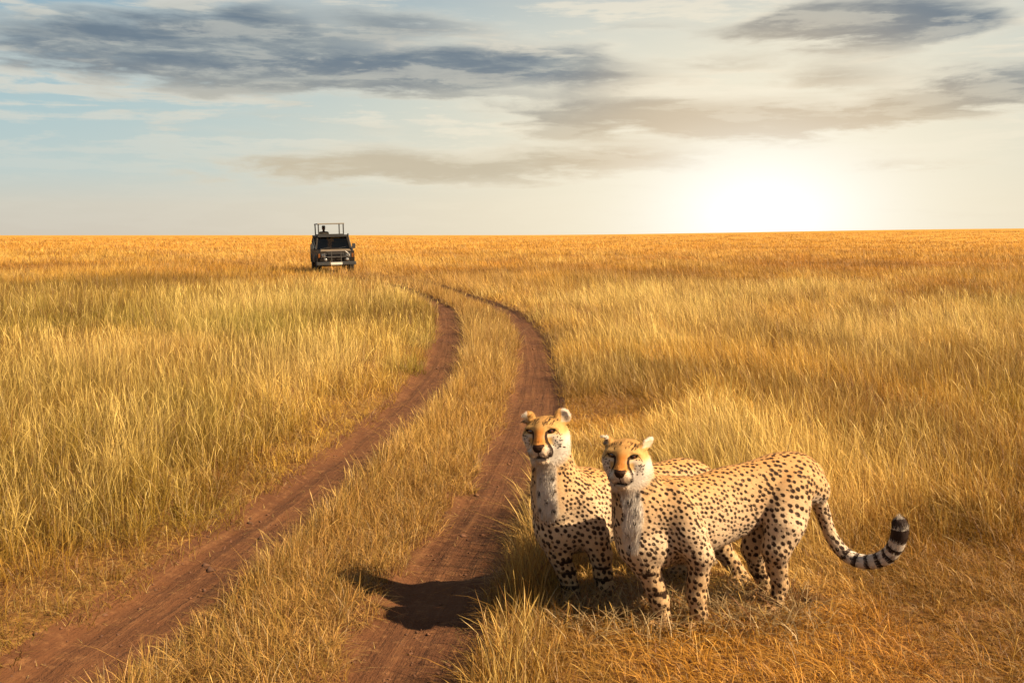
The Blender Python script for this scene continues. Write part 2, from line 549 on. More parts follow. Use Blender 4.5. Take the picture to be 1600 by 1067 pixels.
# tonal patches: photo position, half-width and half-height there, and what grows
PATCHES = [(55, 524, 70, 22, 'g'), (410, 569, 60, 25, 'g'), (215, 655, 80, 28, 'g'), (280, 689, 45, 18, 'r'), (565, 622, 35, 16, 'd'), (30, 420, 80, 12, 'r'),
           (110, 452, 120, 10, 'g'), (345, 752, 45, 22, 'd'), (648, 578, 30, 20, 'g'), (580, 474, 22, 18, 'd'), (965, 575, 45, 24, 'g'), (1035, 592, 45, 14, 'd'),
           (1465, 706, 60, 30, 'g'), (1580, 650, 70, 40, 'g'), (1300, 545, 60, 14, 'd'), (1495, 845, 40, 35, 'd'), (1365, 636, 70, 20, 'r'), (1015, 428, 120, 7, 'r'),
           (1330, 414, 160, 6, 'r'), (100, 800, 60, 30, 'd'), (480, 520, 60, 14, 'g'), (1180, 600, 60, 14, 'd'), (300, 440, 90, 8, 'd'), (1500, 470, 90, 10, 'd'), (720, 425, 120, 6, 'r'),
           (215, 555, 45, 30, 'p'), (350, 492, 70, 18, 'p'), (450, 610, 55, 30, 'p'), (505, 582, 40, 22, 'p'), (525, 484, 60, 16, 'p'), (625, 460, 50, 14, 'p'), (165, 760, 60, 40, 'p'),
           (1160, 460, 150, 12, 'p'), (1010, 480, 90, 14, 'p'), (1475, 520, 70, 14, 'p'), (1360, 566, 60, 16, 'p'), (1290, 752, 60, 30, 'p'), (1100, 500, 70, 14, 'p'), (1400, 780, 60, 30, 'p'), (760, 560, 40, 30, 'p')]
def patch_weights(x, y):
    w = {k: np.zeros(len(x)) for k in 'gdrp'}
    wx = x + (fbm(x / 1.5, y / 1.5, 2, 21.0) - 0.5) * 0.09 * y; wy = y + (fbm(x / 1.5, y / 1.5, 2, 22.0) - 0.5) * 0.22 * y
    for (px, py, hw_, hh_, k) in PATCHES:
        g = G(px, py)
        rx = hw_ * g[1] / F; ry = hh_ * g[1] ** 2 / (CAM_H * F)
        w[k] = np.maximum(w[k], np.exp(-((wx - g[0]) / rx) ** 2 - ((wy - g[1]) / ry) ** 2))
    return w

def grass_fields(x, y):
    """what grows at (x, y): height, tint, lean"""
    ul, ur, hw = rut_u(x, y)
    r = np.hypot(x, y)
    edge = np.minimum(np.abs(ul), np.abs(ur)) - hw
    left = ul < 0; right = ur > 0; mid = (~left) & (~right)
    n1 = fbm(x / 2.2, y / 2.2, 4, 1.0); n2 = fbm(x / 6.5, y / 9.0, 4, 2.0); n3 = fbm(x / 0.8, y / 0.8, 3, 3.0); n4 = fbm(x / 30, y / 60, 4, 4.0)
    h = 0.42 + 0.42 * (n1 - 0.5) + 0.34 * (n2 - 0.5) + 0.3 * (n3 - 0.5)
    # low at the wheel ruts, and trampled near the camera
    ef = np.where(right, 0.60, 0.32 + 0.45 * sstep(y, 10.0, 14.0))
    h = h * (ef + (1 - ef) * sstep(edge, 0.0, np.where(left, 0.95, 0.4)))
    nearl = sstep(y, 4.6, 7.0)
    h = np.where(left, h * (0.50 + 0.50 * nearl), h)
    shrt = np.maximum(1 - sstep(y + 0.25 * x + 1.2 * (n1 - 0.5), 5.9, 8.0), (1 - sstep(edge + 0.8 * (n1 - 0.5), 0.6, 1.7)) * (1 - sstep(y, 11.0, 13.5)))
    shrt = np.where(right, shrt, 0)
    h = h * (1 - 0.52 * shrt)
    h = h + np.where(right, (0.17 + 0.15 * sstep(y, 4.5, 4.9)) * np.exp(-((edge - 0.19) / 0.14) ** 2) * (1 - sstep(y, 6.0, 8.0)) * sstep(n3, 0.25, 0.55), 0)
    h = h * (1 - 0.48 * np.where(right, (1 - sstep(y, 5.2, 6.2)) * sstep(edge, 0.2, 0.5), 0))
    h = np.maximum(h, 0.075 + 0.05 * n1)
    h = np.where(mid, (0.150 + 0.055 * sstep(y, 5.5, 8) + 0.08 * sstep(y, 9, 22) + 0.10 * sstep(y, 42, 48)) * (0.55 + 0.9 * n1) * (0.75 + 0.25 * sstep(edge, 0, 0.25) + 0.65 * np.exp(-(ul - hw - 0.09) ** 2 / 0.008) * sstep(n3, 0.3, 0.5)), h)
    # colour
    green = np.where(left, sstep(n2 + 0.3 * (n1 - 0.5), 0.36, 0.56) * 1.0 + 0.12, sstep(n2 + 0.35 * (n1 - 0.5), 0.48, 0.70) * 0.7)
    green = green * (1 - 0.85 * sstep(r, 18, 40))
    pw = patch_weights(x, y)
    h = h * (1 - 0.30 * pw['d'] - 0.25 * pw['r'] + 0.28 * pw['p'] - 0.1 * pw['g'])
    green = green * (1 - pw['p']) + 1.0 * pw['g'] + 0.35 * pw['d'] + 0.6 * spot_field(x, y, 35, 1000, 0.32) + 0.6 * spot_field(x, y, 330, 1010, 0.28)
    green = np.clip(green, 0, 1)
    pale = sstep(n1 + 0.4 * (n3 - 0.5), 0.42, 0.66)
    band = np.exp(-((r - 24) / 9.0) ** 2)
    pale = np.clip(pale * 0.85 + 0.35 * band, 0, 1)
    far = sstep(r, 26, 60)
    pale = np.clip(pale * (1 - 0.8 * np.maximum(pw['d'], pw['r'])) + 0.9 * pw['p'], 0, 1)
    pale = pale * (1 - 0.2 * far)
    red = sstep(fbm(x / 4.0, y / 6.0, 4, 7.0), 0.5, 0.72) * 0.6 + 0.32 * (1 - sstep(y, 4.4, 6.2)) * np.where(right, 1.0, 0.6) + 0.25 * far * sstep(n4, 0.4, 0.62) + 0.35 * shrt
    red = np.clip(red + 0.9 * pw['r'] - 0.6 * pw['p'], 0, 1)
    c = GOLD[None] + (PALE - GOLD)[None] * pale[:, None]
    c = c + (ORANGE[None] - c) * (0.75 * red)[:, None]
    c = c + (GREEN[None] - c) * (0.8 * green)[:, None]
    c = c * (1 + 0.17 * far)[:, None]
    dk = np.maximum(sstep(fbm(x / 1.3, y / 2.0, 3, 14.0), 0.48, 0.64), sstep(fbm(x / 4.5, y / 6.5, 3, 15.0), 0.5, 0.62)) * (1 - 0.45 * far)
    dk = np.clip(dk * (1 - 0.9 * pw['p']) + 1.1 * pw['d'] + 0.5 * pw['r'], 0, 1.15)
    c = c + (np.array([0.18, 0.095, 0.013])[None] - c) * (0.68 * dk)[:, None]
    c = np.where(mid[:, None], c * 0.35 + np.array([0.45, 0.26, 0.070]) * 0.65, c)
    return h, c, left, mid, right, edge, hw, n1

def build_grass():
    # the density falls with distance while the blades drawn get larger
    rr = np.geomspace(2.3, 1100.0, 4000)
    rho = 3900.0 * np.minimum(1.0, (rr / 6.5) ** -1.62) * np.minimum(1.0, (rr / 40.0) ** -0.95)
    half = np.interp(rr, [2.3, 10, 60], [0.72, 0.62, 0.54])
    dens = rho * rr * 2 * half
    cdf = np.concatenate([[0], np.cumsum(0.5 * (dens[1:] + dens[:-1]) * np.diff(rr))])
    total = int(cdf[-1])
    nb = 20
    nt = total // nb
    r = np.interp(RNG.random(nt) * cdf[-1], cdf, rr)
    th = (RNG.random(nt) * 2 - 1) * np.interp(r, [2.3, 10, 60], [0.72, 0.62, 0.54])
    tx, ty = r * np.sin(th), r * np.cos(th)
    ulr, urr, _h = rut_u(tx, ty)
    more = np.where((ulr > 0) & (urr < 0) & (r < 34))[0]
    more = np.concatenate([more, RNG.choice(more, int(len(more) * 0.4)), np.where((urr > 0) & (((r < 8.0) & (ty + 0.25 * tx < 7.4)) | ((r < 12.5) & (urr < 1.9))))[0]])
    tx = np.concatenate([tx, tx[more] + RNG.normal(0, 0.09, len(more))]); ty = np.concatenate([ty, ty[more] + RNG.normal(0, 0.12, len(more))])
    r = np.hypot(tx, ty); nt = len(tx)
    th_, tc, *_ = grass_fields(tx, ty)
    tc = tc * RNG.uniform(0.62, 1.25, nt)[:, None]
    tscale = np.clip(RNG.normal(1.0, 0.2, nt), 0.5, 1.55)
    idx = np.repeat(np.arange(nt), nb)
    n = len(idx)
    grow = np.maximum(1.0, (r[idx] / 6.0) ** 0.74)
    off = RNG.normal(0, 1, (n, 2)) * (0.048 * grow)[:, None]
    x = tx[idx] + off[:, 0]; y = ty[idx] + off[:, 1]
    h, c, left, mid, right, edge, hw, n1 = grass_fields(x, y)
    keep = edge + (fbm(x * 3.1, y * 3.1, 3, 8.0) - 0.5) * 0.26 > -0.02 - 0.05 * RNG.random(n) ** 3
    bare = fbm(x / 0.55, y / 0.55, 3, 12.0)
    keep &= ~((bare > 0.67) & left & (r[idx] < 16) & (RNG.random(n) < 0.75))
    keep &= np.hypot(x - VEH[0], (y - VEH[1]) * 0.9) > 1.0
    idx = idx[keep]; off = off[keep]; x = x[keep]; y = y[keep]; h = h[keep]; c = c[keep]
    left = left[keep]; mid = mid[keep]; right = right[keep]; grow = grow[keep]; edge = edge[keep]
    n = len(x)
    rad = np.hypot(x, y)
    z = ground_z(x, y) - 0.01
    hh = h * tscale[idx] * (0.32 + 0.93 * RNG.random(n) ** 0.8)
    w = np.where(mid, 0.0030, 0.0031) * RNG.uniform(0.6, 1.4, n) * grow * np.maximum(1, (rad / 40.0) ** 0.30)
    yaw = RNG.random(n) * math.pi
    # lean: away from the tuft's middle, plus the drift of the wind
    lean = off / (0.05 * grow)[:, None] * 0.26 + RNG.normal(0, 0.21, (n, 2))
    wind = np.where(left, 0.04, np.where(right, -0.24 * sstep(edge, 0.1, 0.5), 0.02))
    lean[:, 0] += wind + 0.22 * (fbm(x / 3.0, y / 5.0, 2, 9.0) - 0.5)
    bent = RNG.random(n) < 0.09
    ba = RNG.random(n) * 2 * math.pi; bl = RNG.uniform(0.7, 1.7, n)
    lean = np.where(bent[:, None], np.column_stack([np.cos(ba), np.sin(ba)]) * bl[:, None], lean)
    short = np.where(bent, 0, sstep(0.26 - hh, 0.0, 0.14))
    lean = lean * (1 + 1.3 * short)[:, None]
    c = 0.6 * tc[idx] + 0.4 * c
    c = c * RNG.uniform(0.7, 1.25, n)[:, None]
    low = RNG.random(n) < 0.34
    hh = np.where(low & ~mid, hh * 0.55, hh)
    lowc = np.where((RNG.random(n) < 0.45)[:, None], GREEN[None] * 0.6, BROWN[None] * 0.8)
    c = np.where((low & (rad < 45))[:, None], 0.45 * c + 0.55 * lowc, c)
    dead = RNG.random(n) < 0.12
    c[dead] = (BROWN * 0.95)[None] * RNG.uniform(0.6, 1.3, dead.sum())[:, None]
    greyb = RNG.random(n) < 0.07
    c[greyb] = (GREY)[None] * RNG.uniform(0.8, 1.25, greyb.sum())[:, None]
    c = np.clip(c, 0.012, 0.78)
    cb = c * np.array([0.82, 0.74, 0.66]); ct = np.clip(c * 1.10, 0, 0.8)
    base = np.column_stack([x, y, z])
    m = grass_material("dry_grass")
    jit = rad * RNG.uniform(0.85, 1.15, n)
    lod = np.where(jit < 4.8, 5, np.where(jit < 9.5, 3, 1))
    groups = [
        ("savanna_grass", left & (rad < 60), "tall yellow green savanna grass growing to the left of the wheel ruts"),
        ("track_grass", mid & (rad < 60), "short dry straw grass strip growing between the two wheel ruts"),
        ("golden_grass", right & (rad < 60), "golden dry savanna grass around and behind the cheetahs"),
        ("plain_grass", rad >= 60, "distant golden grass plain behind the safari vehicle up to the horizon"),
    ]
    for name, sel, lab in groups:
        Vs, Fs, Cs = [], [], []; o0 = 0
        for k in (5, 3, 1):
            s = sel & (lod == k)
            if not s.any():
                continue
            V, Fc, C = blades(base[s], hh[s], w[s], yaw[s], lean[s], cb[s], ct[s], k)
            Vs.append(V); Fs.append(Fc + o0); Cs.append(C); o0 += len(V)
        # tall stalks with seed heads
        if name in ("savanna_grass", "golden_grass", "track_grass"):
            ns = {"savanna_grass": 12000, "golden_grass": 11000, "track_grass": 700}[name]
            cand = np.where(sel & (rad < 30) & ((h > 0.2) | (RNG.random(n) < 0.12)))[0]
            pw = 1.0 / rad[cand] ** 0.8
            pick = RNG.choice(cand, size=min(ns, len(cand)), replace=False, p=pw / pw.sum())
            q = len(pick)
            hs = (np.clip(h[pick], 0.12, 0.6) * RNG.uniform(1.05, 1.55, q))
            ls = lean[pick] * 0.45 + RNG.normal(0, 0.06, (q, 2))
            cs = np.clip((0.5 * PALE[None] + 0.62 * tc[idx[pick]]) * RNG.uniform(0.75, 1.2, q)[:, None], 0, 0.8)
            b2 = base[pick].copy(); b2[:, :2] += RNG.normal(0, 0.02, (q, 2))
            V, Fc, C = blades(b2, hs, 0.0027 * np.maximum(1, (rad[pick] / 6) ** 0.65), yaw[pick], ls, cs * 0.9, cs, 7)
            Vs.append(V); Fs.append(Fc + o0); Cs.append(C); o0 += len(V)
        if name == "golden_grass":
            # long bent stems lying round the cheetahs' paws
            q = 2600
            g0 = np.array([W(880, 965, 4.8)[:2], W(1240, 975, 4.9)[:2]])
            f = RNG.random(q)
            bx = g0[0][None] * (1 - f)[:, None] + g0[1][None] * f[:, None] + np.column_stack([RNG.normal(0, 0.10, q), RNG.normal(-0.08, 0.17, q)])
            ok = np.minimum(np.abs(rut_u(bx[:, 0], bx[:, 1])[1]), 9) > 0.36
            bx = bx[ok]; q = len(bx)
            b2 = np.column_stack([bx, ground_z(bx[:, 0], bx[:, 1]) - 0.01])
            ang = RNG.random(q) * 2 * math.pi
            lm = RNG.uniform(0.5, 1.7, q)
            ls = np.column_stack([np.cos(ang) * lm, np.sin(ang) * lm * 0.6])
            cs = np.where((RNG.random(q) < 0.35)[:, None], BROWN[None], GREY[None] * 1.1) * RNG.uniform(0.7, 1.25, q)[:, None]
            V, Fc, C = blades(b2, RNG.uniform(0.09, 0.22, q), 0.0042 * RNG.uniform(0.7, 1.5, q), RNG.random(q) * math.pi, ls, cs, cs, 5)
            Vs.append(V); Fs.append(Fc + o0); Cs.append(C); o0 += len(V)
        V = np.concatenate(Vs); Fc = np.concatenate(Fs); C = np.concatenate(Cs)
        me = tri_mesh(name, V, Fc)
        point_color(me, 'tint', C)
        o = link(name, me, None, [m])
        tag(o, lab, "grass", kind="stuff")
        print("GRASS", name, len(Fc))

def build_litter():
    """clods, pebbles and broken straw lying in the ruts"""
    Vs, Fs, Cs = [], [], []; o0 = 0
    q = 2600
    y = 3.2 + RNG.random(q) ** 1.6 * 15
    which = RNG.random(q) < 0.5
    cx = np.where(which, np.interp(y, LYY, LXX), np.interp(y, RYY, RXX))
    x = cx + RNG.uniform(-1, 1, q) * 0.40 * np.sign(RNG.uniform(-1, 1, q)) 
    z = ground_z(x, y)
    s = RNG.uniform(0.004, 0.013, q) * (1 + (RNG.random(q) < 0.03) * 1.2)
    octv = np.array([[1, 0, 0], [0, 1, 0], [-1, 0, 0], [0, -1, 0], [0, 0, 0.7], [0, 0, -0.5]])
    octf = np.array([[0, 1, 4], [1, 2, 4], [2, 3, 4], [3, 0, 4], [1, 0, 5], [2, 1, 5], [3, 2, 5], [0, 3, 5]])
    V = octv[None] * s[:, None, None] * RNG.uniform(0.6, 1.4, (q, 6, 1)) + np.column_stack([x, y, z + s * 0.3])[:, None]
    Fc = np.arange(q)[:, None, None] * 6 + octf[None]
    C = np.repeat((np.array([0.095, 0.037, 0.014])[None] * RNG.uniform(0.6, 1.3, q)[:, None])[:, None], 6, axis=1)
    m, N, out = mat("clod_earth")
    a = N.node('ShaderNodeAttribute', attribute_name='tint')
    p = N.node('ShaderNodeBsdfPrincipled')
    p.inputs['Roughness'].default_value = 0.95
    N.put(p.inputs['Base Color'], a.outputs['Color'])
    N.put(out.inputs[0], p.outputs[0])
    me = tri_mesh("soil_clods", V.reshape(-1, 3), Fc.reshape(-1, 3))
    point_color(me, 'tint', C.reshape(-1, 3))
    tag(link("soil_clods", me, None, [m]), "small red earth clods and pebbles scattered in the wheel ruts", "clods", kind="stuff")
    # straw
    q = 2600
    y = 3.2 + RNG.random(q) ** 1.6 * 12
    which = RNG.random(q) < 0.5
    cx = np.where(which, np.interp(y, LYY, LXX), np.interp(y, RYY, RXX))
    sgn = np.sign(RNG.uniform(-1, 1, q))
    x = cx + sgn * (0.40 - 0.30 * RNG.random(q) ** 2.2)
    ang = RNG.random(q) * 2 * math.pi
    ln = RNG.uniform(0.02, 0.075, q)
    d = np.column_stack([np.cos(ang), np.sin(ang)])
    x2, y2 = x + d[:, 0] * ln, y + d[:, 1] * ln
    p0 = np.column_stack([x, y, ground_z(x, y) + 0.012]); p1 = np.column_stack([x2, y2, ground_z(x2, y2) + 0.016 + RNG.random(q) * 0.012])
    sd = np.column_stack([-d[:, 1], d[:, 0], np.zeros(q)]) * 0.0013
    V = np.stack([p0 - sd, p0 + sd, p1], axis=1).reshape(-1, 3)
    c = np.where((RNG.random(q) < 0.4)[:, None], BROWN[None], PALE[None] * 0.6) * RNG.uniform(0.6, 1.1, q)[:, None]
    me = tri_mesh("fallen_straw", V, np.arange(3 * q).reshape(-1, 3))
    point_color(me, 'tint', np.repeat(c, 3, axis=0))
    tag(link("fallen_straw", me, None, [bpy.data.materials["dry_grass"]]), "broken pale straw lying along the edges of the wheel ruts", "straw", kind="stuff")
# ------------------------------------------------------------------ cheetahs
def smin(a, b, k):
    h = np.maximum(k - np.abs(a - b), 0) / k
    return np.minimum(a, b) - h * h * k * 0.25

class Field:
    """signed distance grid that solid shapes are blended into"""
    def __init__(self, lo, hi, step):
        self.lo = np.array(lo); self.s = step
        self.n = np.ceil((np.array(hi) - self.lo) / step).astype(int) + 1
        self.f = np.full(self.n, 0.3, dtype=np.float32)
    def sub(self, lo, hi):
        a = np.clip(np.floor((lo - self.lo) / self.s).astype(int), 0, self.n - 1)
        b = np.clip(np.ceil((hi - self.lo) / self.s).astype(int) + 1, 1, self.n)
        ax = [(self.lo[i] + self.s * np.arange(a[i], b[i])).astype(np.float32) for i in range(3)]
        X, Y, Z = np.meshgrid(*ax, indexing='ij', sparse=True)
        return tuple(slice(a[i], b[i]) for i in range(3)), X, Y, Z
    def cone(self, p, r1, q, r2, k=0.03):
        p = np.array(p, float); q = np.array(q, float)
        mg = k + 0.02
        sl, X, Y, Z = self.sub(np.minimum(p - r1, q - r2) - mg, np.maximum(p + r1, q + r2) + mg)
        d = q - p; L2 = float(d @ d)
        t = np.clip(((X - p[0]) * d[0] + (Y - p[1]) * d[1] + (Z - p[2]) * d[2]) / L2, 0, 1)
        dist = np.sqrt((X - p[0] - t * d[0]) ** 2 + (Y - p[1] - t * d[1]) ** 2 + (Z - p[2] - t * d[2]) ** 2) - (r1 + (r2 - r1) * t)
        self.f[sl] = smin(self.f[sl], dist.astype(np.float32), k)
    def chain(self, pts, k=0.03):
        for (p, r1), (q, r2) in zip(pts[:-1], pts[1:]):
            self.cone(p, r1, q, r2, k)
    def ell_dist(self, c, rad, R, mg):
        c = np.array(c, float); rad = np.array(rad, float); R = np.array(R, float)   # rows of R are the axes
        ext = np.sqrt(((R * rad[:, None]) ** 2).sum(0)) + mg
        sl, X, Y, Z = self.sub(c - ext, c + ext)
        u = [(X - c[0]) * R[i, 0] + (Y - c[1]) * R[i, 1] + (Z - c[2]) * R[i, 2] for i in range(3)]
        k0 = np.sqrt(sum((u[i] / rad[i]) ** 2 for i in range(3)))
        k1 = np.sqrt(sum((u[i] / rad[i] ** 2) ** 2 for i in range(3))) + 1e-6
        return sl, (k0 * (k0 - 1) / k1).astype(np.float32)
    def ell(self, c, rad, R=np.eye(3), k=0.04):
        sl, d = self.ell_dist(c, rad, R, k + 0.02)
        self.f[sl] = smin(self.f[sl], d, k)
    def cut(self, c, rad, R=np.eye(3), k=0.01):
        sl, d = self.ell_dist(c, rad, R, k + 0.01)
        self.f[sl] = -smin(-self.f[sl], d, k)
    def mesh(self):
        f = self.f; n = self.n
        ins = f < 0
        cs = [ins[a:n[0] - 1 + a, b:n[1] - 1 + b, c:n[2] - 1 + c] for a in (0, 1) for b in (0, 1) for c in (0, 1)]
        cnt = sum(c.astype(np.int8) for c in cs)
        act = (cnt > 0) & (cnt < 8)
        ijk = np.argwhere(act)
        idx = np.full(act.shape, -1, dtype=np.int32)
        idx[act] = np.arange(len(ijk))
        acc = np.zeros((len(ijk), 3)); num = np.zeros(len(ijk))
        corners = [(a, b, c) for a in (0, 1) for b in (0, 1) for c in (0, 1)]
        val = {c: f[ijk[:, 0] + c[0], ijk[:, 1] + c[1], ijk[:, 2] + c[2]] for c in corners}
        for c in corners:
            for ax in range(3):
                if c[ax] == 0:
                    e = list(c); e[ax] = 1; e = tuple(e)
                    v0, v1 = val[c], val[e]
                    cr = (v0 < 0) != (v1 < 0)
                    t = np.where(cr, v0 / np.where(cr, v0 - v1, 1), 0)
                    p = np.array(c, float)[None].repeat(len(ijk), 0)
                    p[:, ax] = t
                    acc[cr] += p[cr]; num[cr] += 1
        verts = self.lo + self.s * (ijk + acc / num[:, None])
        quads = []
        for ax in range(3):
            o1, o2 = [(1, 2), (2, 0), (0, 1)][ax]
            a = [slice(1, n[i] - 1) for i in range(3)]; a[ax] = slice(0, n[ax] - 1)
            b = list(a); b[ax] = slice(1, n[ax])
            i0 = ins[tuple(a)]; i1 = ins[tuple(b)]
            e = np.argwhere(i0 != i1)
            flip = i0[tuple(e.T)]
            base = e.copy()
            for i in range(3):
                if i != ax: base[:, i] += 1
            def cell(d1, d2):
                q = base.copy(); q[:, o1] -= d1; q[:, o2] -= d2
                return idx[q[:, 0], q[:, 1], q[:, 2]]
            Q = np.stack([cell(1, 1), cell(0, 1), cell(0, 0), cell(1, 0)], axis=1)
            Q[~flip] = Q[~flip][:, ::-1]
            quads.append(Q)
        return verts, np.concatenate(quads)

def vert_normals(v, q):
    fn = np.cross(v[q[:, 2]] - v[q[:, 0]], v[q[:, 3]] - v[q[:, 1]])
    nn = np.zeros_like(v)
    for i in range(4):
        np.add.at(nn, q[:, i], fn)
    return nn / (np.linalg.norm(nn, axis=1, keepdims=True) + 1e-12)

def seg_dist(P, pts):
    """distance of points to a polyline, any dimension"""
    best = np.full(len(P), 9.0)
    pts = np.array(pts, float)
    for a, b in zip(pts[:-1], pts[1:]):
        d = b - a
        t = np.clip(((P - a) @ d) / (d @ d + 1e-12), 0, 1)
        best = np.minimum(best, np.linalg.norm(P - a - t[:, None] * d, axis=1))
    return best

def coat_material():
    m, N, out = mat("cheetah_coat")
    p = N.node('ShaderNodeBsdfPrincipled')
    p.inputs['Roughness'].default_value = 0.62
    p.inputs['Specular IOR Level'].default_value = 0.07
    p.inputs['Sheen Weight'].default_value = 0.0
    p.inputs['Sheen Roughness'].default_value = 0.5
    tc = N.node('ShaderNodeTexCoord')
    v = tc.outputs['Object']
    c = N.node('ShaderNodeAttribute', attribute_name='coat')
    s = N.node('ShaderNodeAttribute', attribute_name='spot')
    n = N.noise(v, 75.0, 3.0, 0.6)
    n2 = N.noise(v, 260.0, 2.0, 0.6)
    q = N.m('ADD', s.outputs['Fac'], N.m('MULTIPLY', N.m('SUBTRACT', n.outputs[0], 0.5), 0.5))
    fac = N.smooth(q, 0.78, 1.10, 1.0, 0.0)
    base = N.mix(N.smooth(n2.outputs[0], 0.3, 0.7, 0.0, 0.25), c.outputs['Color'], (0.21, 0.12, 0.05))
    colr = N.mix(N.m('MULTIPLY', fac, 0.97), base, (0.013, 0.0045, 0.003))
    N.put(p.inputs['Base Color'], colr)
    b = N.node('ShaderNodeBump')
    b.inputs['Strength'].default_value = 0.35
    b.inputs['Distance'].default_value = 0.004
    N.put(b.inputs['Height'], n2.outputs[0])
    N.put(p.inputs['Normal'], b.outputs[0])
    N.put(out.inputs[0], p.outputs[0])
    return m

def simple_mat(name, colr, rough=0.5, spec=0.5, metal=0.0, coat=0.0, noise=0.0, nscale=20.0):
    m, N, out = mat(name)
    p = N.node('ShaderNodeBsdfPrincipled')
    p.inputs['Roughness'].default_value = rough
    p.inputs['Specular IOR Level'].default_value = spec
    p.inputs['Metallic'].default_value = metal
    p.inputs['Coat Weight'].default_value = coat
    if noise > 0:
        tc = N.node('ShaderNodeTexCoord')
        n = N.noise(tc.outputs['Object'], nscale, 5.0, 0.6)
        N.put(p.inputs['Base Color'], N.mix(N.smooth(n.outputs[0], 0.3, 0.7), tuple(c * (1 - noise) for c in colr), tuple(min(1, c * (1 + noise)) for c in colr)))
    else:
        N.put(p.inputs['Base Color'], colr)
    N.put(out.inputs[0], p.outputs[0])
    return m

def rot_from(fwd, up):
    f = np.array(fwd, float); f /= np.linalg.norm(f)
    r = np.cross(f, up); r /= np.linalg.norm(r)
    u = np.cross(r, f)
    return r, u, f

TAN = np.array([0.45, 0.270, 0.120]); GOLDF = np.array([0.385, 0.180, 0.052]); RUST = np.array([0.34, 0.118, 0.017]); WHITE = np.array([0.54, 0.475, 0.40])

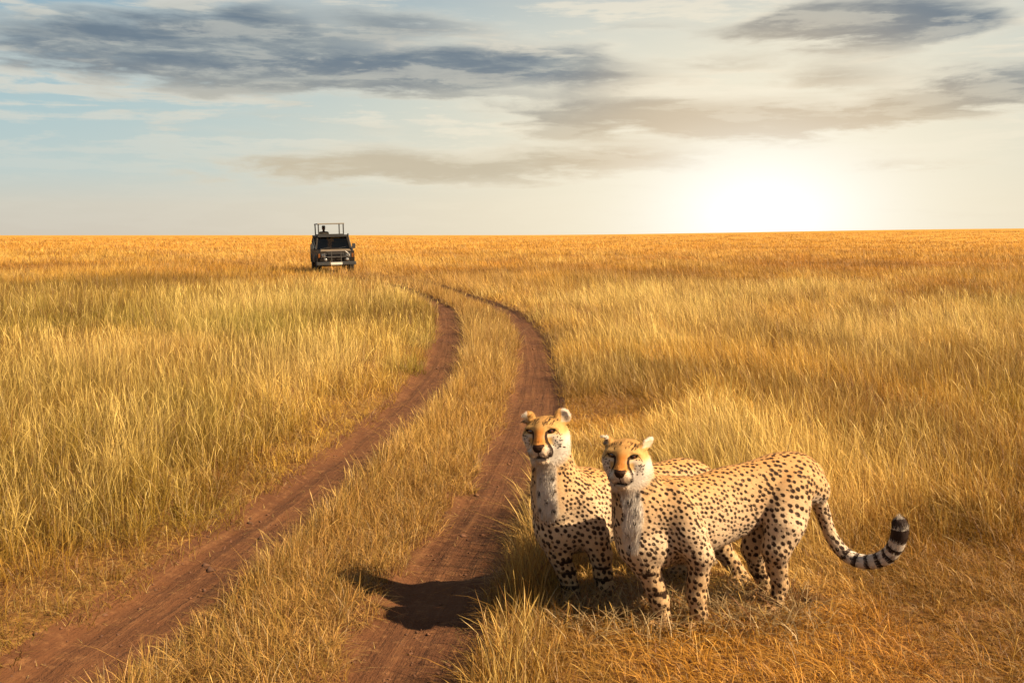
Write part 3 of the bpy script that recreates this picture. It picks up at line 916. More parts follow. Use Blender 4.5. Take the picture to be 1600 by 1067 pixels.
def build_cheetah(sp):
    step = sp['step']
    rng = np.random.default_rng(sp['seed'])
    P = lambda a: W(a[0], a[1], a[2])
    allp = [P(a[:3]) for part in sp['torso'] for a in (part[0], part[1])] + [P(a[:3]) for leg in sp['legs'] for a in leg] + [P(a[:3]) for a in sp['tail']] + [P(sp['head'])]
    allp = np.array(allp)
    lo, hi = allp.min(0) - 0.26, allp.max(0) + 0.26
    lo[2] = -0.06
    F_ = Field(lo, hi, step)
    # --- trunk: ellipsoids given by the two ends of their axis, half-height, half-width, offset sideways
    zup = np.array([0, 0, 1.0])
    for (a, b, hh, hwid, k) in sp['torso']:
        pa, pb = P(a), P(b)
        ax = pb - pa; L = np.linalg.norm(ax); ax = ax / L
        side = np.cross(ax, zup); side /= np.linalg.norm(side)
        up = np.cross(side, ax)
        F_.ell((pa + pb) / 2, (L / 2, hh, hwid), np.array([ax, up, side]), k)
    for (a, b, r1, r2, k) in sp['cones']:
        F_.cone(P(a), r1, P(b), r2, k)
    # --- legs and paws
    fdir = np.array(sp['fwd'], float); fdir /= np.linalg.norm(fdir)
    lat = np.array([-fdir[1], fdir[0], 0])
    feet = []
    for leg in sp['legs']:
        pts = [(P(a[:3]), a[3]) for a in leg]
        F_.chain(pts, 0.028)
        q = pts[-1][0].copy()
        gz = float(ground_z(np.array([q[0]]), np.array([q[1]]))[0])
        paw = np.array([q[0], q[1], gz + 0.026])
        F_.cone(q, pts[-1][1], paw + fdir * 0.01, 0.034, 0.02)
        F_.ell(paw + fdir * 0.032, (0.058, 0.042, 0.028), np.array([fdir, lat, zup]), 0.02)
        for o in (-0.030, -0.011, 0.011, 0.030):
            F_.ell(paw + fdir * (0.074 - abs(o) * 0.35) + lat * o - zup * 0.006, (0.022, 0.0125, 0.019), np.array([fdir, lat, zup]), 0.008)
        feet.append(paw)
    # --- tail
    tp = [(P(a[:3]), a[3]) for a in sp['tail']]
    tpos = np.array([t[0] for t in tp]); trad = np.array([t[1] for t in tp])
    if len(tp) > 1:
        ti = np.linspace(0, len(tp) - 1, 40)
        tpos = np.column_stack([np.interp(ti, np.arange(len(tp)), tpos[:, i]) for i in range(3)])
        for _ in range(3):
            tpos[1:-1] = (tpos[:-2] + 2 * tpos[1:-1] + tpos[2:]) / 4
        trad = np.interp(ti, np.arange(len(tp)), trad)
        F_.chain(list(zip(tpos, trad)), 0.02)
    # --- head, in its own frame: x to its left cheek as we see it (picture right), y up, z out of the face
    H0 = P(sp['head']); S = sp['hscale']
    yaw, pit, roll = (math.radians(a) for a in sp['hrot'])
    r0, u0, f0 = rot_from((CAMV := np.array([0, 0, CAM_H]) - H0) * np.array([1, 1, 0.35]), zup)
    right = -r0          # picture right
    f1 = f0 * math.cos(yaw) + right * math.sin(yaw); r1 = right * math.cos(yaw) - f0 * math.sin(yaw)
    f2 = f1 * math.cos(pit) + u0 * math.sin(pit); u2 = u0 * math.cos(pit) - f1 * math.sin(pit)
    R2 = r1 * math.cos(roll) + u2 * math.sin(roll); U2 = u2 * math.cos(roll) - r1 * math.sin(roll)
    HR = np.array([R2, U2, f2])
    Hp = lambda x, y, z: H0 + (x * HR[0] + y * HR[1] + z * HR[2]) * S
    def hell(x, y, z, a, b, c, k=0.03, rx=0.0, rz=0.0, ry=0.0, cut=False):
        R = HR.copy()
        if rz:
            R = np.array([R[0] * math.cos(rz) + R[1] * math.sin(rz), R[1] * math.cos(rz) - R[0] * math.sin(rz), R[2]])
        if ry:
            R = np.array([R[0] * math.cos(ry) - R[2] * math.sin(ry), R[1], R[2] * math.cos(ry) + R[0] * math.sin(ry)])
        if rx:
            R = np.array([R[0], R[1] * math.cos(rx) + R[2] * math.sin(rx), R[2] * math.cos(rx) - R[1] * math.sin(rx)])
        (F_.cut if cut else F_.ell)(Hp(x, y, z), (a * S, b * S, c * S), R, k)
    hell(0, -0.019, -0.085, 0.090, 0.064, 0.105, 0.03)
    hell(0, 0.000, -0.032, 0.062, 0.030, 0.050, 0.035)
    for s in (-1, 1):
        hell(s * 0.047, -0.048, -0.068, 0.049, 0.058, 0.072, 0.04)          # cheek and jaw
        hell(s * 0.056, -0.028, -0.020, 0.036, 0.030, 0.030, 0.03)          # cheek bone
        hell(s * 0.050, 0.0165, -0.003, 0.031, 0.011, 0.022, 0.015, rz=-s * 0.25)   # brow
    F_.cone(Hp(0, 0.008, -0.005), 0.034 * S, Hp(0, -0.056, 0.050), 0.026 * S, 0.03)   # bridge of the nose
    hell(0, -0.085, 0.018, 0.046, 0.040, 0.045, 0.03)
    for s in (-1, 1):
        hell(s * 0.0220, -0.090, 0.050, 0.0290, 0.0250, 0.030, 0.012)        # muzzle pads
    hell(0, -0.128, 0.028, 0.031, 0.021, 0.032, 0.012)                      # chin
    hell(0, -0.067, 0.075, 0.026, 0.016, 0.015, 0.010)                      # nose
    for s in (-1, 1):
        hell(s * 0.0475, -0.001, 0.018, 0.0160, 0.0064, 0.020, 0.004, rz=s * 0.16, cut=True)    # eye socket
        hell(s * 0.013, -0.070, 0.090, 0.005, 0.004, 0.008, 0.004, cut=True)   # nostril
    hell(0, -0.1135, 0.062, 0.030, 0.0045 if not sp['mouth_open'] else 0.008, 0.030, 0.006, cut=True)
    for s, (ex, ey, ez, ea, eb, ec, erz, ery) in zip((-1, 1), sp['ears']):
        hell(ex, ey, ez, ea, eb, ec, 0.018, rz=erz, ry=ery)
        # hollow of the ear, on the side its opening faces
        fx = math.sin(ery)
        hell(ex + fx * ec * 0.9, ey + 0.002, ez + math.cos(ery) * ec * 0.9, ea * 0.66, eb * 0.70, ec * 0.9, 0.006, rz=erz, ry=ery, cut=True)
    # --- neck from the back of the skull
    for (a, ra, k) in [sp['neck'][0]]:
        F_.cone(Hp(0, -0.045, -0.10), 0.078 * S, P(a), ra, k)
        F_.cone(Hp(0, -0.075, -0.075), 0.060 * S, P(sp['throat'][0]), sp['throat'][1], 0.05)
    v, q = F_.mesh()
    # two smoothing passes
    nv = len(v)
    for _ in range(1):
        acc = np.zeros_like(v); cnt = np.zeros(nv)
        for a, b in ((0, 1), (1, 2), (2, 3), (3, 0)):
            np.add.at(acc, q[:, a], v[q[:, b]]); np.add.at(acc, q[:, b], v[q[:, a]])
            np.add.at(cnt, q[:, a], 1); np.add.at(cnt, q[:, b], 1)
        v = v * 0.5 + 0.5 * acc / np.maximum(cnt, 1)[:, None]
    # finer faces on the head
    hv = np.linalg.norm(v - Hp(0, -0.03, -0.02), axis=1) < 0.19 * S
    inh = hv[q].all(1)
    qh = q[inh]
    ed = np.sort(np.concatenate([qh[:, [0, 1]], qh[:, [1, 2]], qh[:, [2, 3]], qh[:, [3, 0]]]), axis=1)
    ue, inv = np.unique(ed[:, 0].astype(np.int64) * nv + ed[:, 1], return_inverse=True)
    mids = (v[ue // nv] + v[ue % nv]) / 2
    cen = v[qh].mean(1)
    m0 = nv + inv.reshape(4, -1).T
    c0_ = nv + len(mids) + np.arange(len(qh))
    nq = np.concatenate([np.stack([qh[:, i], m0[:, i], c0_, m0[:, i - 1]], axis=1) for i in range(4)])
    v = np.concatenate([v, mids, cen]); q = np.concatenate([q[~inh], nq]); nv = len(v)
    nrm = vert_normals(v, q)
    # --- coat colours
    hl = ((v - H0) @ HR.T) / S
    hd = np.linalg.norm(hl - np.array([0, -0.03, -0.05]), axis=1)
    headw = 1 - sstep(hd, 0.115, 0.165)
    is_ear = (hl[:, 1] > 0.03) & (np.abs(hl[:, 0]) > 0.078) & (hd < 0.24)
    headw = np.maximum(headw, is_ear)
    td = np.full(nv, 9.0); tt = np.zeros(nv)
    if len(tpos) > 1:
        for i, p in enumerate(tpos):
            d = np.linalg.norm(v - p, axis=1)
            s = d < td
            td[s] = d[s]; tt[s] = i / (len(tpos) - 1)
    tailw = (td < 0.055) & (tt > 0.12)
    down = np.clip(-nrm[:, 2], 0, 1)
    coat = np.repeat(TAN[None], nv, 0)
    back = sstep(nrm[:, 2], 0.25, 0.95)
    coat = coat + (GOLDF - coat) * (0.75 * back)[:, None]
    coat = coat + (WHITE - coat) * (sstep(down, 0.15, 0.7))[:, None]
    hgt = v[:, 2]
    legw = 1 - sstep(hgt, 0.30, 0.46)
    low = (1 - sstep(hgt, 0.42, 0.72)) * sstep(hgt, 0.2, 0.4)
    coat = coat + (np.array([0.54, 0.41, 0.28]) - coat) * (0.75 * low * (1 - back))[:, None]
    coat = coat + (np.array([0.42, 0.285, 0.160]) - coat) * (0.5 * legw)[:, None]
    # white throat and breast
    rw = sp['ruff']
    rd = seg_dist(v, [P(a) for a in rw[0]])
    front = sstep(nrm @ np.array(rw[2]), 0.25, 0.7)
    ruff = (1 - sstep(rd, rw[1] * 0.7, rw[1] * 1.15)) * front * (1 - headw)
    coat = coat + (WHITE - coat) * ruff[:, None]
    # head
    hx, hy, hz = hl[:, 0], hl[:, 1], hl[:, 2]
    ax_ = np.abs(hx)
    hc = np.repeat(np.array([0.38, 0.225, 0.075])[None], nv, 0)
    bridge = (1 - sstep(ax_, 0.014, 0.036)) * (1 - sstep(hy, -0.005, 0.04)) * sstep(hy, -0.085, -0.065)
    hc = hc + (RUST - hc) * (0.95 * bridge)[:, None]
    top = sstep(hy, 0.0, 0.05)
    hc = hc + (np.array([0.35, 0.175, 0.050]) - hc) * (0.85 * top * (1 - bridge))[:, None]
    hc = hc * (0.72 + 0.56 * fbm(hx * 190 + 40, hy * 60 + hz * 60 + 40, 3, 5.0))[:, None]
    white = np.maximum(1 - sstep(hy, -0.075, -0.050), sstep(ax_, 0.045, 0.068) * (1 - sstep(hy, -0.05, -0.005)))
    white = white * (1 - bridge)
    und = np.exp(-(((ax_ - 0.050) / 0.022) ** 2 + ((hy + 0.020) / 0.008) ** 2))
    hc = hc + (WHITE - hc) * np.clip(white + 0.6 * und, 0, 1)[:, None]
    earc = np.array([0.36, 0.26, 0.17])
    hc[is_ear] = earc
    etip = is_ear & (hl[:, 1] > 0.055)
    hc[etip] = earc * 0.4 + WHITE * 0.6
    coat = coat + (hc - coat) * headw[:, None]
    # tail: whiter, ringed towards the tip
    tw = tailw * sstep(tt, 0.2, 0.5)
    coat = coat + (WHITE * 1.0 - coat) * (tw * 0.9)[:, None]
    # --- spots: uneven dots thrown over the hide at a spacing that follows the part of the body
    spot = np.full(nv, 3.0)
    feat = np.concatenate([v, nrm * 0.012], axis=1)
    sc_ = sp['spot']
    haunch = np.exp(-((v - P(sp['haunch'])) ** 2).sum(1) / 0.19 ** 2)
    space = np.full(nv, 0.0200) + 0.0115 * haunch
    space = np.where(hgt < 0.42, np.maximum(space, 0.027), space)
    space = space * sc_
    space = np.where(ruff > 0.5, 0.055, space)
    allowed = (headw < 0.05) & (~(tailw & (tt > 0.47)))
    order = rng.permutation(np.where(allowed)[0])
    alive = np.ones(nv, bool)
    vf = feat.astype(np.float32)
    for i in order:
        if not alive[i]:
            continue
        d = np.sqrt(((vf - vf[i]) ** 2).sum(1))
        s_ = space[i]
        alive[d < s_ * rng.uniform(0.86, 1.06)] = False
        small = rng.random() < 0.16
        rad = s_ * (rng.uniform(0.17, 0.24) if small else rng.uniform(0.34, 0.45))
        rad = min(rad, 0.0155 if ruff[i] < 0.3 else 0.010)
        near = d < rad * 3
        # oval along the lie of the coat
        dv = v[near] - v[i]
        flow = -fdir * 0.8 - zup * 0.6; flow = flow - nrm[i] * (flow @ nrm[i]); flow /= np.linalg.norm(flow) + 1e-9
        al = dv @ flow
        dd = np.sqrt(np.maximum(d[near] ** 2 - al ** 2 * (1 - 1 / rng.uniform(1.1, 1.45) ** 2), 0))
        spot[near] = np.minimum(spot[near], dd / rad)
    # tail rings
    if len(tpos) > 1:
        Lt = np.concatenate([[0], np.cumsum(np.linalg.norm(np.diff(tpos, axis=0), axis=1))])
        sl_ = np.interp(tt, np.linspace(0, 1, len(tpos)), Lt)
        # smooth arclength by projecting on the local tangent
        tg = np.gradient(tpos, axis=0); tg /= np.linalg.norm(tg, axis=1, keepdims=True)
        ii = np.clip(np.round(tt * (len(tpos) - 1)).astype(int), 0, len(tpos) - 1)
        sl_ = sl_ + ((v - tpos[ii]) * tg[ii]).sum(1)
        tot = Lt[-1]
        for i, (a, wd) in enumerate(sp['rings']):
            rr = np.abs(sl_ - a * tot + 0.004 * np.sin(9 * np.arctan2((v - tpos[ii])[:, 2], (v - tpos[ii])[:, 1]) * 0.25 + i * 1.7)) / wd
            spot = np.where(tailw, np.minimum(spot, rr), spot)
    # bars on the legs
    for (px, py, d_, wd, ht) in sp['bars']:
        c0 = P((px, py, d_))
        dz = (v[:, 2] - c0[2]) / ht; dx = (v[:, 0] - c0[0]) / wd; dy = (v[:, 1] - c0[1]) / 0.08
        spot = np.minimum(spot, np.sqrt(dz ** 2 + dx ** 2 + dy ** 2))
    # face marks, drawn on the front of the head
    face = (hd < 0.17) & ((nrm @ HR[2]) > -0.15) & (hz > -0.06)
    P2 = hl[:, :2]
    mark = np.full(nv, 9.0)
    for s in (-1, 1):
        M = lambda pts: np.array([(s * a, b) for a, b in pts])
        mark = np.minimum(mark, seg_dist(P2, M([(0.031, -0.004), (0.0290, -0.022), (0.0315, -0.042), (0.041, -0.062), (0.0465, -0.080), (0.0445, -0.100), (0.036, -0.117)])) / 0.0055)
        # dark lids
        ex, ey = s * 0.0475, -0.001
        c_, s_ = math.cos(s * 0.16), math.sin(s * 0.16)
        a = (hx - ex) * c_ + (hy - ey) * s_; b = -(hx - ex) * s_ + (hy - ey) * c_
        mark = np.minimum(mark, np.sqrt((a / 0.0215) ** 2 + (b / 0.0108) ** 2))
        mark = np.minimum(mark, seg_dist(P2, M([(0.068, 0.004), (0.080, -0.008), (0.088, -0.022)])) / 0.0016)
        mark = np.minimum(mark, seg_dist(P2, M([(0.0, -0.104), (0.012, -0.107), (0.025, -0.114), (0.035, -0.119)])) / (0.0050 if sp['mouth_open'] else 0.0034))
        # small dots on the cheek, in rows
        for i in range(26):
            cx, cy = rng.uniform(0.055, 0.095), rng.uniform(-0.09, -0.012)
            mark = np.minimum(mark, np.linalg.norm(P2 - np.array([s * cx, cy]), axis=1) / rng.uniform(0.0022, 0.0036))
        for i in range(34):
            cx, cy = rng.uniform(0.010, 0.07), rng.uniform(0.026, 0.062)
            mark = np.minimum(mark, 0.42 + seg_dist(P2, [(s * cx, cy), (s * cx * 1.02, cy + 0.004)]) / 0.0036)
        mark = np.minimum(mark, seg_dist(P2, M([(0.029, -0.008), (0.046, 0.0055), (0.066, 0.007)])) / 0.0046)
    mark = np.minimum(mark, seg_dist(P2, [(0, -0.080), (0, -0.105)]) / 0.0030)
    if sp['mouth_open']:
        mark = np.minimum(mark, np.sqrt((hx / 0.032) ** 2 + ((hy + 0.1135 + 6.0 * hx * hx) / 0.0090) ** 2))
    nose = np.maximum(ax_ / np.interp(hy, [-0.090, -0.079, -0.058, -0.051], [0.006, 0.017, 0.028, 0.023]), np.abs(hy + 0.069) / 0.0175)
    nose = np.where(hz > 0.035, nose, 9)
    mark = np.minimum(mark, np.where(nose < 1.0, nose * 0.55, nose))
    spot = np.where(face, np.minimum(spot, mark), spot)
    # dark blotch on the outside of the ear
    eb = np.full(nv, 9.0)
    for (ex, ey, ez, ea, eb_, ec, erz, ery) in sp['ears']:
        back_ = (hl - np.array([ex, ey, ez]))
        outn = np.array([math.sin(ery), 0, math.cos(ery)])
        bk = (nrm @ HR.T) @ outn < -0.1
        eb = np.where(bk, np.minimum(eb, np.linalg.norm((back_ - np.array([0, -0.006, 0])) / np.array([ea * 0.75, eb_ * 0.6, 0.05]), axis=1)), eb)
    spot = np.where(is_ear, np.minimum(spot, eb), spot)

    root = bpy.data.objects.new("cheetah", None)
    col.objects.link(root)
    base = np.mean(feet, axis=0)
    root.location = (base[0], base[1], 0)
    loc = np.array([base[0], base[1], 0.0])
    me = tri_mesh("body", v - loc, q, True)
    point_color(me, 'coat', np.clip(coat, 0, 1))
    point_float(me, 'spot', spot)
    body = link("body", me, root, [M_COAT])
    # --- hair lying on the hide
    n_h = sp['hairs']
    flow = np.repeat((-fdir * 0.85 - zup * 0.55)[None], nv, 0)
    flow = flow + legw[:, None] * (np.array([0, 0, -1.2]) + fdir * 0.8)[None]
    outw = hl - np.array([0, -0.06, 0.09]); outw = outw @ HR
    outw /= np.linalg.norm(outw, axis=1, keepdims=True) + 1e-9
    flow = flow * (1 - headw)[:, None] + outw * headw[:, None]
    if len(tpos) > 1:
        flow = np.where(tailw[:, None], tg[ii], flow)
    flow = np.where((ruff > 0.3)[:, None], np.array([-0.1, -0.25, -1.0])[None], flow)
    flow = flow - nrm * (flow * nrm).sum(1, keepdims=True)
    flow /= np.linalg.norm(flow, axis=1, keepdims=True) + 1e-9
    ln = np.full(nv, 0.0135)
    ln = ln + 0.020 * ruff + 0.010 * sstep(down, 0.5, 0.95) * (1 - headw)
    ln = np.where(headw > 0.5, 0.0050 + 0.017 * sstep(hd, 0.095, 0.14) * (hy < -0.02) + 0.006 * sstep(hy, 0.02, 0.04), ln)
    ln = np.where(tailw, 0.014 + 0.012 * tt, ln)
    ln = np.where(is_ear, 0.010, ln)
    eyes_m = np.full(nv, 9.0)
    for s in (-1, 1):
        eyes_m = np.minimum(eyes_m, np.sqrt(((hx - s * 0.0475) / 0.024) ** 2 + ((hy + 0.001) / 0.016) ** 2))
    bald = face & ((eyes_m < 1) | (nose < 1.0))
    pick = rng.choice(np.where(~bald)[0], n_h, replace=True)
    jig = rng.normal(0, 0.0022, (n_h, 3)); jig -= nrm[pick] * (jig * nrm[pick]).sum(1, keepdims=True)
    b0 = v[pick] + jig - nrm[pick] * 0.0012
    lift = rng.uniform(0.16, 0.42, n_h)[:, None]
    dr = flow[pick] + nrm[pick] * lift + rng.normal(0, 0.16, (n_h, 3))
    dr /= np.linalg.norm(dr, axis=1, keepdims=True)
    L_ = (ln[pick] * rng.uniform(0.6, 1.25, n_h))[:, None]
    sd = np.cross(dr, nrm[pick]); sd /= np.linalg.norm(sd, axis=1, keepdims=True) + 1e-9
    sd = sd * rng.uniform(0.0007, 0.0013, n_h)[:, None]
    V = np.stack([b0 - sd, b0 + sd, b0 + dr * L_], axis=1).reshape(-1, 3)
    hm = tri_mesh("fur", V - loc, np.arange(3 * n_h).reshape(-1, 3), True)
    cc = np.clip(coat[pick] * rng.uniform(0.85, 1.15, n_h)[:, None], 0, 0.9)
    point_color(hm, 'coat', np.repeat(cc, 3, axis=0))
    point_float(hm, 'spot', np.repeat(spot[pick], 3))
    nn = nrm[pick] + 0.25 * rng.normal(0, 1, (n_h, 3)); nn /= np.linalg.norm(nn, axis=1, keepdims=True)
    hm.normals_split_custom_set(np.repeat(nn, 3, axis=0).tolist())
    fur = link("fur", hm, root, [M_FUR])
    fur['kind'] = "stuff"
    # --- eyes
    for s in (-1, 1):
        bm = bmesh.new()
        bmesh.ops.create_uvsphere(bm, u_segments=20, v_segments=14, radius=0.0165 * S)
        em = bpy.data.meshes.new("eye")
        bm.to_mesh(em); bm.free()
        for p_ in em.polygons: p_.use_smooth = True
        e = link("eye", em, root, [M_EYE])
        c0 = Hp(s * 0.0465, -0.001, 0.0015) - loc
        mt = Matrix(((HR[0][0], HR[1][0], HR[2][0], c0[0]), (HR[0][1], HR[1][1], HR[2][1], c0[1]), (HR[0][2], HR[1][2], HR[2][2], c0[2]), (0, 0, 0, 1)))
        e.matrix_local = mt
    tag(root, sp['label'], "cheetah", "cheetahs standing beside the wheel rut")
    print("CHEETAH", len(v), len(q), n_h)

def eye_material():
    m, N, out = mat("amber_eye")
    p = N.node('ShaderNodeBsdfPrincipled')
    p.inputs['Roughness'].default_value = 0.08
    p.inputs['Coat Weight'].default_value = 0.6
    tc = N.node('ShaderNodeTexCoord')
    sp_ = N.node('ShaderNodeSeparateXYZ')
    N.put(sp_.inputs[0], tc.outputs['Object'])
    r = N.m('SQRT', N.m('ADD', N.m('MULTIPLY', sp_.outputs[0], sp_.outputs[0]), N.m('MULTIPLY', sp_.outputs[1], sp_.outputs[1])))
    c = N.mix(N.smooth(r, 0.0045, 0.0058), (0.004, 0.003, 0.002), (0.085, 0.024, 0.006))
    c = N.mix(N.smooth(r, 0.0115, 0.013), c, (0.02, 0.01, 0.006))
    N.put(p.inputs['Base Color'], c)
    N.put(out.inputs[0], p.outputs[0])
    return m

M_COAT = coat_material()
M_FUR = M_COAT
M_EYE = eye_material()

dB = lambda px: 4.68 + 0.0009 * (px - 975)
dA = lambda px: 4.86 + 0.0017 * (px - 870)
CHEETAH_B = dict(
    step=0.0051, seed=3, fwd=(-0.95, -0.30, 0), spot=1.0, hairs=120000, mouth_open=True,
    label="cheetah with curled ringed tail, whole flank in view, standing in front of the other",
    head=(973.5, 711, 4.50), hscale=1.0, hrot=(-9, -4, -2),
    torso=[  # two ends of the axis, half-height, half-width, blend
        ((960, 828, 4.66), (1145, 800, 4.78), 0.204, 0.126, 0.05),
        ((966, 845, 4.62), (1056, 846, 4.68), 0.140, 0.122, 0.05),
        ((1040, 822, 4.72), (1215, 758, 4.90), 0.184, 0.106, 0.06),
        ((1150, 766, 4.84), (1284, 744, 4.97), 0.152, 0.110, 0.06),
        ((1046, 752, 4.585), (1086, 872, 4.565), 0.078, 0.046, 0.045),      # near shoulder
        ((985, 790, 4.60), (1003, 886, 4.60), 0.075, 0.060, 0.035),       # far shoulder
        ((1248, 738, 4.82), (1214, 866, 4.79), 0.112, 0.062, 0.028),      # near thigh
        ((1222, 752, 4.99), (1172, 866, 4.99), 0.090, 0.055, 0.04),      # far thigh
    ],
    cones=[((1005, 785, 4.64), (1045, 790, 4.74), 0.120, 0.125, 0.06),
           ((1242, 748, 4.92), (1275, 766, 4.97), 0.112, 0.068, 0.05)],
    neck=[((1010, 786, 4.66), 0.118, 0.06)], throat=((988, 812, 4.60), 0.088),
    legs=[
        [(1078, 835, 4.60, 0.079), (1094, 868, 4.60, 0.058), (1090, 905, 4.62, 0.046), (1088, 930, 4.62, 0.043), (1092, 958, 4.63, 0.036), (1093, 978, 4.64, 0.035)],
        [(996, 850, 4.62, 0.081), (1010, 884, 4.62, 0.058), (1022, 912, 4.63, 0.048), (1030, 936, 4.63, 0.043), (1036, 962, 4.64, 0.036), (1038, 980, 4.64, 0.035)],
        [(1226, 820, 4.80, 0.088), (1212, 858, 4.79, 0.066), (1214, 888, 4.82, 0.046), (1219, 912, 4.84, 0.037), (1214, 938, 4.83, 0.032), (1208, 958, 4.82, 0.031)],
        [(1192, 822, 4.99, 0.075), (1178, 858, 4.98, 0.058), (1184, 886, 5.01, 0.042), (1194, 908, 5.03, 0.034), (1193, 930, 5.02, 0.030), (1190, 944, 5.01, 0.030)],
    ],
    tail=[(1266, 762, 4.97, 0.0420), (1281, 786, 5.00, 0.0336), (1289, 812, 5.01, 0.0277), (1299, 840, 5.00, 0.0260), (1313, 860, 4.98, 0.0260), (1331, 873, 4.95, 0.0269),
          (1352, 879, 4.92, 0.0277), (1373, 876, 4.88, 0.0286), (1391, 866, 4.85, 0.0302), (1402, 849, 4.82, 0.0311), (1407, 830, 4.80, 0.0319), (1406, 817, 4.80, 0.0294)],
    rings=[(0.485, 0.011), (0.555, 0.012), (0.625, 0.0125), (0.695, 0.013), (0.765, 0.0135), (0.83, 0.014), (0.925, 0.037), (1.0, 0.022)],
    ruff=([(985, 770, 4.52), (990, 800, 4.52), (985, 850, 4.52)], 0.048, (-0.15, -1.0, -0.1)),
    haunch=(1235, 790, 4.85),
    bars=[(1012, 893, 4.60, 0.05, 0.013), (1032, 926, 4.60, 0.05, 0.014), (1185, 897, 5.00, 0.06, 0.012), (1053, 897, 5.0, 0.03, 0.012)],
    ears=[(-0.088, 0.044, -0.070, 0.044, 0.023, 0.014, 2.45, -0.75), (0.094, 0.044, -0.080, 0.053, 0.019, 0.013, 0.85, 1.0)],
)
CHEETAH_A = dict(
    step=0.0054, seed=8, fwd=(-0.86, -0.5, 0), spot=1.0, hairs=100000, mouth_open=False,
    label="cheetah with rounded upright ear, mostly hidden behind the other, standing nearer the rut",
    head=(846, 673, 4.810), hscale=1.05, hrot=(-15, -2, 3),
    torso=[
        ((836, 808, 4.990), (985, 788, 5.150), 0.208, 0.128, 0.05),
        ((838, 822, 4.950), (925, 822, 5.030), 0.130, 0.120, 0.05),
        ((930, 798, 5.100), (1060, 763, 5.310), 0.178, 0.108, 0.06),
        ((1000, 768, 5.230), (1120, 760, 5.420), 0.166, 0.110, 0.06),
        ((904, 755, 4.925), (934, 862, 4.925), 0.080, 0.046, 0.045),
        ((858, 785, 4.990), (872, 862, 4.990), 0.070, 0.055, 0.05),
        ((1100, 755, 5.290), (1118, 855, 5.270), 0.100, 0.065, 0.05),
        ((1062, 760, 5.420), (1056, 850, 5.430), 0.090, 0.055, 0.04),
    ],
    cones=[((868, 765, 4.970), (912, 772, 5.070), 0.115, 0.125, 0.06),
           ((1080, 765, 5.350), (1106, 776, 5.420), 0.100, 0.070, 0.05)],
    neck=[((876, 765, 4.970), 0.112, 0.06)], throat=((862, 790, 4.930), 0.090),
    legs=[
        [(864, 838, 4.970, 0.074), (874, 866, 4.970, 0.054), (885, 895, 4.980, 0.045), (891, 918, 4.980, 0.041), (896, 938, 4.990, 0.035), (898, 950, 4.990, 0.034)],
        [(930, 838, 4.970, 0.072), (938, 866, 4.970, 0.054), (942, 895, 4.990, 0.045), (945, 918, 4.990, 0.040), (947, 936, 5.010, 0.035), (948, 948, 5.010, 0.034)],
        [(1112, 820, 5.280, 0.080), (1122, 850, 5.270, 0.060), (1142, 876, 5.290, 0.040), (1154, 893, 5.300, 0.034), (1160, 908, 5.290, 0.030), (1162, 918, 5.290, 0.029)],
        [(1058, 820, 5.420, 0.072), (1052, 850, 5.410, 0.056), (1062, 874, 5.430, 0.040), (1070, 893, 5.440, 0.033), (1069, 904, 5.430, 0.030), (1067, 912, 5.420, 0.029)],
    ],
    tail=[(1100, 775, 5.420, 0.045), (1108, 800, 5.470, 0.036), (1112, 830, 5.510, 0.031), (1112, 858, 5.550, 0.030), (1108, 880, 5.570, 0.031), (1104, 890, 5.570, 0.030)],
    rings=[(0.5, 0.012), (0.62, 0.013), (0.75, 0.014), (0.92, 0.03)],
    ruff=([(853, 722, 4.810), (852, 760, 4.830), (856, 800, 4.850)], 0.055, (-0.15, -1.0, -0.1)),
    haunch=(1090, 790, 5.300),
    bars=[(886, 875, 4.950, 0.05, 0.012), (888, 893, 4.950, 0.05, 0.011), (890, 917, 4.950, 0.05, 0.014), (940, 884, 4.970, 0.05, 0.012), (942, 903, 4.970, 0.05, 0.012), (945, 928, 4.970, 0.05, 0.010), (1067, 896, 5.390, 0.05, 0.012)],
    ears=[(-0.083, 0.052, -0.070, 0.036, 0.034, 0.013, 2.3, -1.0), (0.084, 0.052, -0.075, 0.037, 0.040, 0.013, 0.6, 0.25)],
)
# ------------------------------------------------------------------ safari vehicle
def bm_box(bm, lo, hi, taper=None):
    """box; taper = (x inset, y inset) of the top face"""
    tx, ty = taper or (0, 0)
    v = []
    for z, ix, iy in ((lo[2], 0, 0), (hi[2], tx, ty)):
        v += [bm.verts.new((lo[0] + ix, lo[1] + iy, z)), bm.verts.new((hi[0] - ix, lo[1] + iy, z)),
              bm.verts.new((hi[0] - ix, hi[1] - iy, z)), bm.verts.new((lo[0] + ix, hi[1] - iy, z))]
    for f in ((3, 2, 1, 0), (4, 5, 6, 7), (0, 1, 5, 4), (1, 2, 6, 5), (2, 3, 7, 6), (3, 0, 4, 7)):
        bm.faces.new([v[i] for i in f])
    return v

def bm_tube(bm, pts, r, n=8):
    pts = [Vector(p) for p in pts]
    rings = []
    for i, p in enumerate(pts):
        t = (pts[min(i + 1, len(pts) - 1)] - pts[max(i - 1, 0)]).normalized()
        a = t.cross(Vector((0, 0, 1)) if abs(t.z) < 0.9 else Vector((1, 0, 0))).normalized()
        b = t.cross(a)
        rings.append([bm.verts.new(p + (a * math.cos(k * 2 * math.pi / n) + b * math.sin(k * 2 * math.pi / n)) * r) for k in range(n)])
    for q, s in zip(rings[:-1], rings[1:]):
        for k in range(n):
            bm.faces.new((q[k], q[(k + 1) % n], s[(k + 1) % n], s[k]))
    bm.faces.new(rings[0][::-1]); bm.faces.new(rings[-1])

